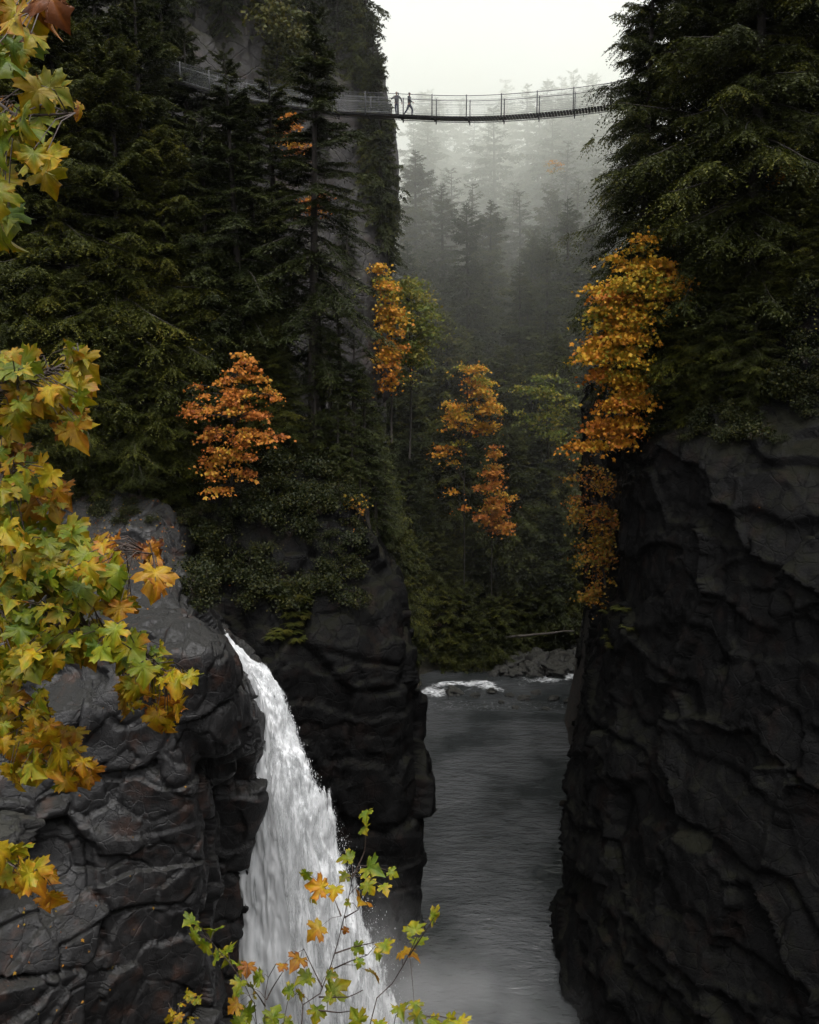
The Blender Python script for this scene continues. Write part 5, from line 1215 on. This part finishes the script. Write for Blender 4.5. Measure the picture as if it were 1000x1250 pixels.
# ------------------------------------------------------------------ air, light, sky
hz, ns, L = newmat('haze_air')
pv = ns.new('ShaderNodeVolumePrincipled'); pv.inputs['Density'].default_value = HAZE; pv.inputs['Color'].default_value = (.93, .94, .95, 1); pv.inputs['Anisotropy'].default_value = .3
o = ns.new('ShaderNodeOutputMaterial'); L.new(pv.outputs[0], o.inputs['Volume'])
m_ = MB(); m_.box((0, 300, 97), (1840, 1640, 206)); ho = m_.build('haze', hz, smooth=False, tint=False); tag(ho, kind='stuff')
if MIST:
    mi, ns, L = newmat('spray_mist')
    geo = ns.new('ShaderNodeTexCoord'); n = N(ns, 'ShaderNodeTexNoise', Scale=2.2, Detail=3); L.new(geo.outputs['Object'], n.inputs['Vector'])
    ln = ns.new('ShaderNodeVectorMath'); ln.operation = 'LENGTH'; L.new(geo.outputs['Object'], ln.inputs[0])
    fo_ = N(ns, 'ShaderNodeMapRange', interpolation_type='SMOOTHERSTEP'); L.new(ln.outputs['Value'], fo_.inputs[0]); fo_.inputs[1].default_value = 1.0; fo_.inputs[2].default_value = .1
    nr = N(ns, 'ShaderNodeMapRange'); L.new(n.outputs[0], nr.inputs[0]); nr.inputs[1].default_value = .4; nr.inputs[2].default_value = .65; nr.inputs[3].default_value = .15; nr.inputs[4].default_value = 1.2
    pv = ns.new('ShaderNodeVolumePrincipled'); pv.inputs['Color'].default_value = (.9, .9, .9, 1); L.new(math_(ns, L, 'MULTIPLY', math_(ns, L, 'MULTIPLY', fo_.outputs[0], nr.outputs[0]), MIST), pv.inputs['Density'])
    o = ns.new('ShaderNodeOutputMaterial'); L.new(pv.outputs[0], o.inputs['Volume'])
    for q, (c, rr) in enumerate((((-3.5, 49.5, 3.5), (9, 6, 13)), ((2.0, 51, 1.0), (12, 8, 8)))):
        th = np.linspace(0, 2*PI, 25)[:-1]; ph = np.linspace(.05, PI-.05, 13)
        Vm = np.array([[math.sin(p)*math.cos(t), math.sin(p)*math.sin(t), math.cos(p)] for p in ph for t in th])
        k_ = 24; i = np.arange(12)[:, None]*k_; j = np.arange(k_)[None, :]; kk = (j+1) % k_
        F4 = np.stack([i+j, i+k_+j, i+k_+kk, i+kk], -1).reshape(-1, 4)
        F3 = np.array([[0, a, a+1] for a in range(1, k_-1)]); b0 = 12*k_; F3b = np.array([[b0, b0+a+1, b0+a] for a in range(1, k_-1)])
        mo_ = obj('mist', mesh_of('mist', Vm, [F4, F3, F3b], mi)); mo_.location = c; mo_.scale = rr; tag(mo_, kind='stuff')

# drifting fog bank filling the upper valley
if BANK:
    fb, ns, L = newmat('fog_bank')
    geo = ns.new('ShaderNodeNewGeometry'); n = N(ns, 'ShaderNodeTexNoise', Scale=.022, Detail=3, Roughness=.5); L.new(geo.outputs['Position'], n.inputs['Vector'])
    sz = ns.new('ShaderNodeSeparateXYZ'); L.new(geo.outputs['Position'], sz.inputs[0])
    hz_ = N(ns, 'ShaderNodeMapRange', interpolation_type='SMOOTHSTEP'); L.new(sz.outputs[2], hz_.inputs[0]); hz_.inputs[1].default_value = -25; hz_.inputs[2].default_value = 125
    yz_ = N(ns, 'ShaderNodeMapRange', interpolation_type='SMOOTHSTEP'); L.new(sz.outputs[1], yz_.inputs[0]); yz_.inputs[1].default_value = 62; yz_.inputs[2].default_value = 225
    nr = N(ns, 'ShaderNodeMapRange'); L.new(n.outputs[0], nr.inputs[0]); nr.inputs[1].default_value = .35; nr.inputs[2].default_value = .7; nr.inputs[3].default_value = .12; nr.inputs[4].default_value = 1.6
    dn = math_(ns, L, 'MULTIPLY', math_(ns, L, 'MULTIPLY', hz_.outputs[0], yz_.outputs[0]), nr.outputs[0])
    dn = math_(ns, L, 'MULTIPLY', dn, BANK)
    pv = ns.new('ShaderNodeVolumePrincipled'); pv.inputs['Color'].default_value = (.87, .885, .81, 1); pv.inputs['Anisotropy'].default_value = .2; L.new(dn, pv.inputs['Density'])
    o = ns.new('ShaderNodeOutputMaterial'); L.new(pv.outputs[0], o.inputs['Volume'])
    m_ = MB(); m_.box((20, 221, 80), (210, 316, 136)); tag(m_.build('mist', fb, smooth=False, tint=False), kind='stuff')

w = bpy.data.worlds.new('World'); sc.world = w; w.use_nodes = True
nt = w.node_tree; nt.nodes.clear(); ns, L = nt.nodes, nt.links
sky = ns.new('ShaderNodeTexSky'); sky.sky_type = 'NISHITA'; sky.sun_disc = False
SUN_EL, SUN_AZ = math.radians(72), math.radians(160)       # azimuth from +Y towards +X
sky.sun_elevation = SUN_EL; sky.sun_rotation = SUN_AZ; sky.air_density = 1.0; sky.dust_density = 6.0; sky.ozone_density = 1.0
hs = ns.new('ShaderNodeHueSaturation'); hs.inputs['Saturation'].default_value = .12; L.new(sky.outputs[0], hs.inputs['Color'])
bg = ns.new('ShaderNodeBackground'); bg.inputs[1].default_value = SKY; L.new(hs.outputs[0], bg.inputs[0])
o = ns.new('ShaderNodeOutputWorld'); L.new(bg.outputs[0], o.inputs[0])
sl = bpy.data.lights.new('sun', 'SUN'); sl.energy = SUN; sl.angle = math.radians(40); sl.color = (1, .97, .93)
so = bpy.data.objects.new('sun', sl); COL.objects.link(so)
dirv = Vector((math.sin(SUN_AZ)*math.cos(SUN_EL), math.cos(SUN_AZ)*math.cos(SUN_EL), math.sin(SUN_EL)))
so.rotation_euler = dirv.to_track_quat('Z', 'Y').to_euler(); so.location = (20, 40, 120)

vs = sc.view_settings
vs.view_transform = 'Standard'; vs.look = 'None'; vs.gamma = 1.0; vs.exposure = EXPO
sc.render.engine = 'CYCLES'
cy = sc.cycles
cy.use_denoising = True; cy.denoiser = 'OPENIMAGEDENOISE'
cy.max_bounces = 6; cy.diffuse_bounces = 3; cy.glossy_bounces = 2; cy.transmission_bounces = 2; cy.transparent_max_bounces = 12; cy.volume_bounces = 2
cy.use_adaptive_sampling = True; cy.adaptive_threshold = .02
cy.sample_clamp_indirect = 4.0
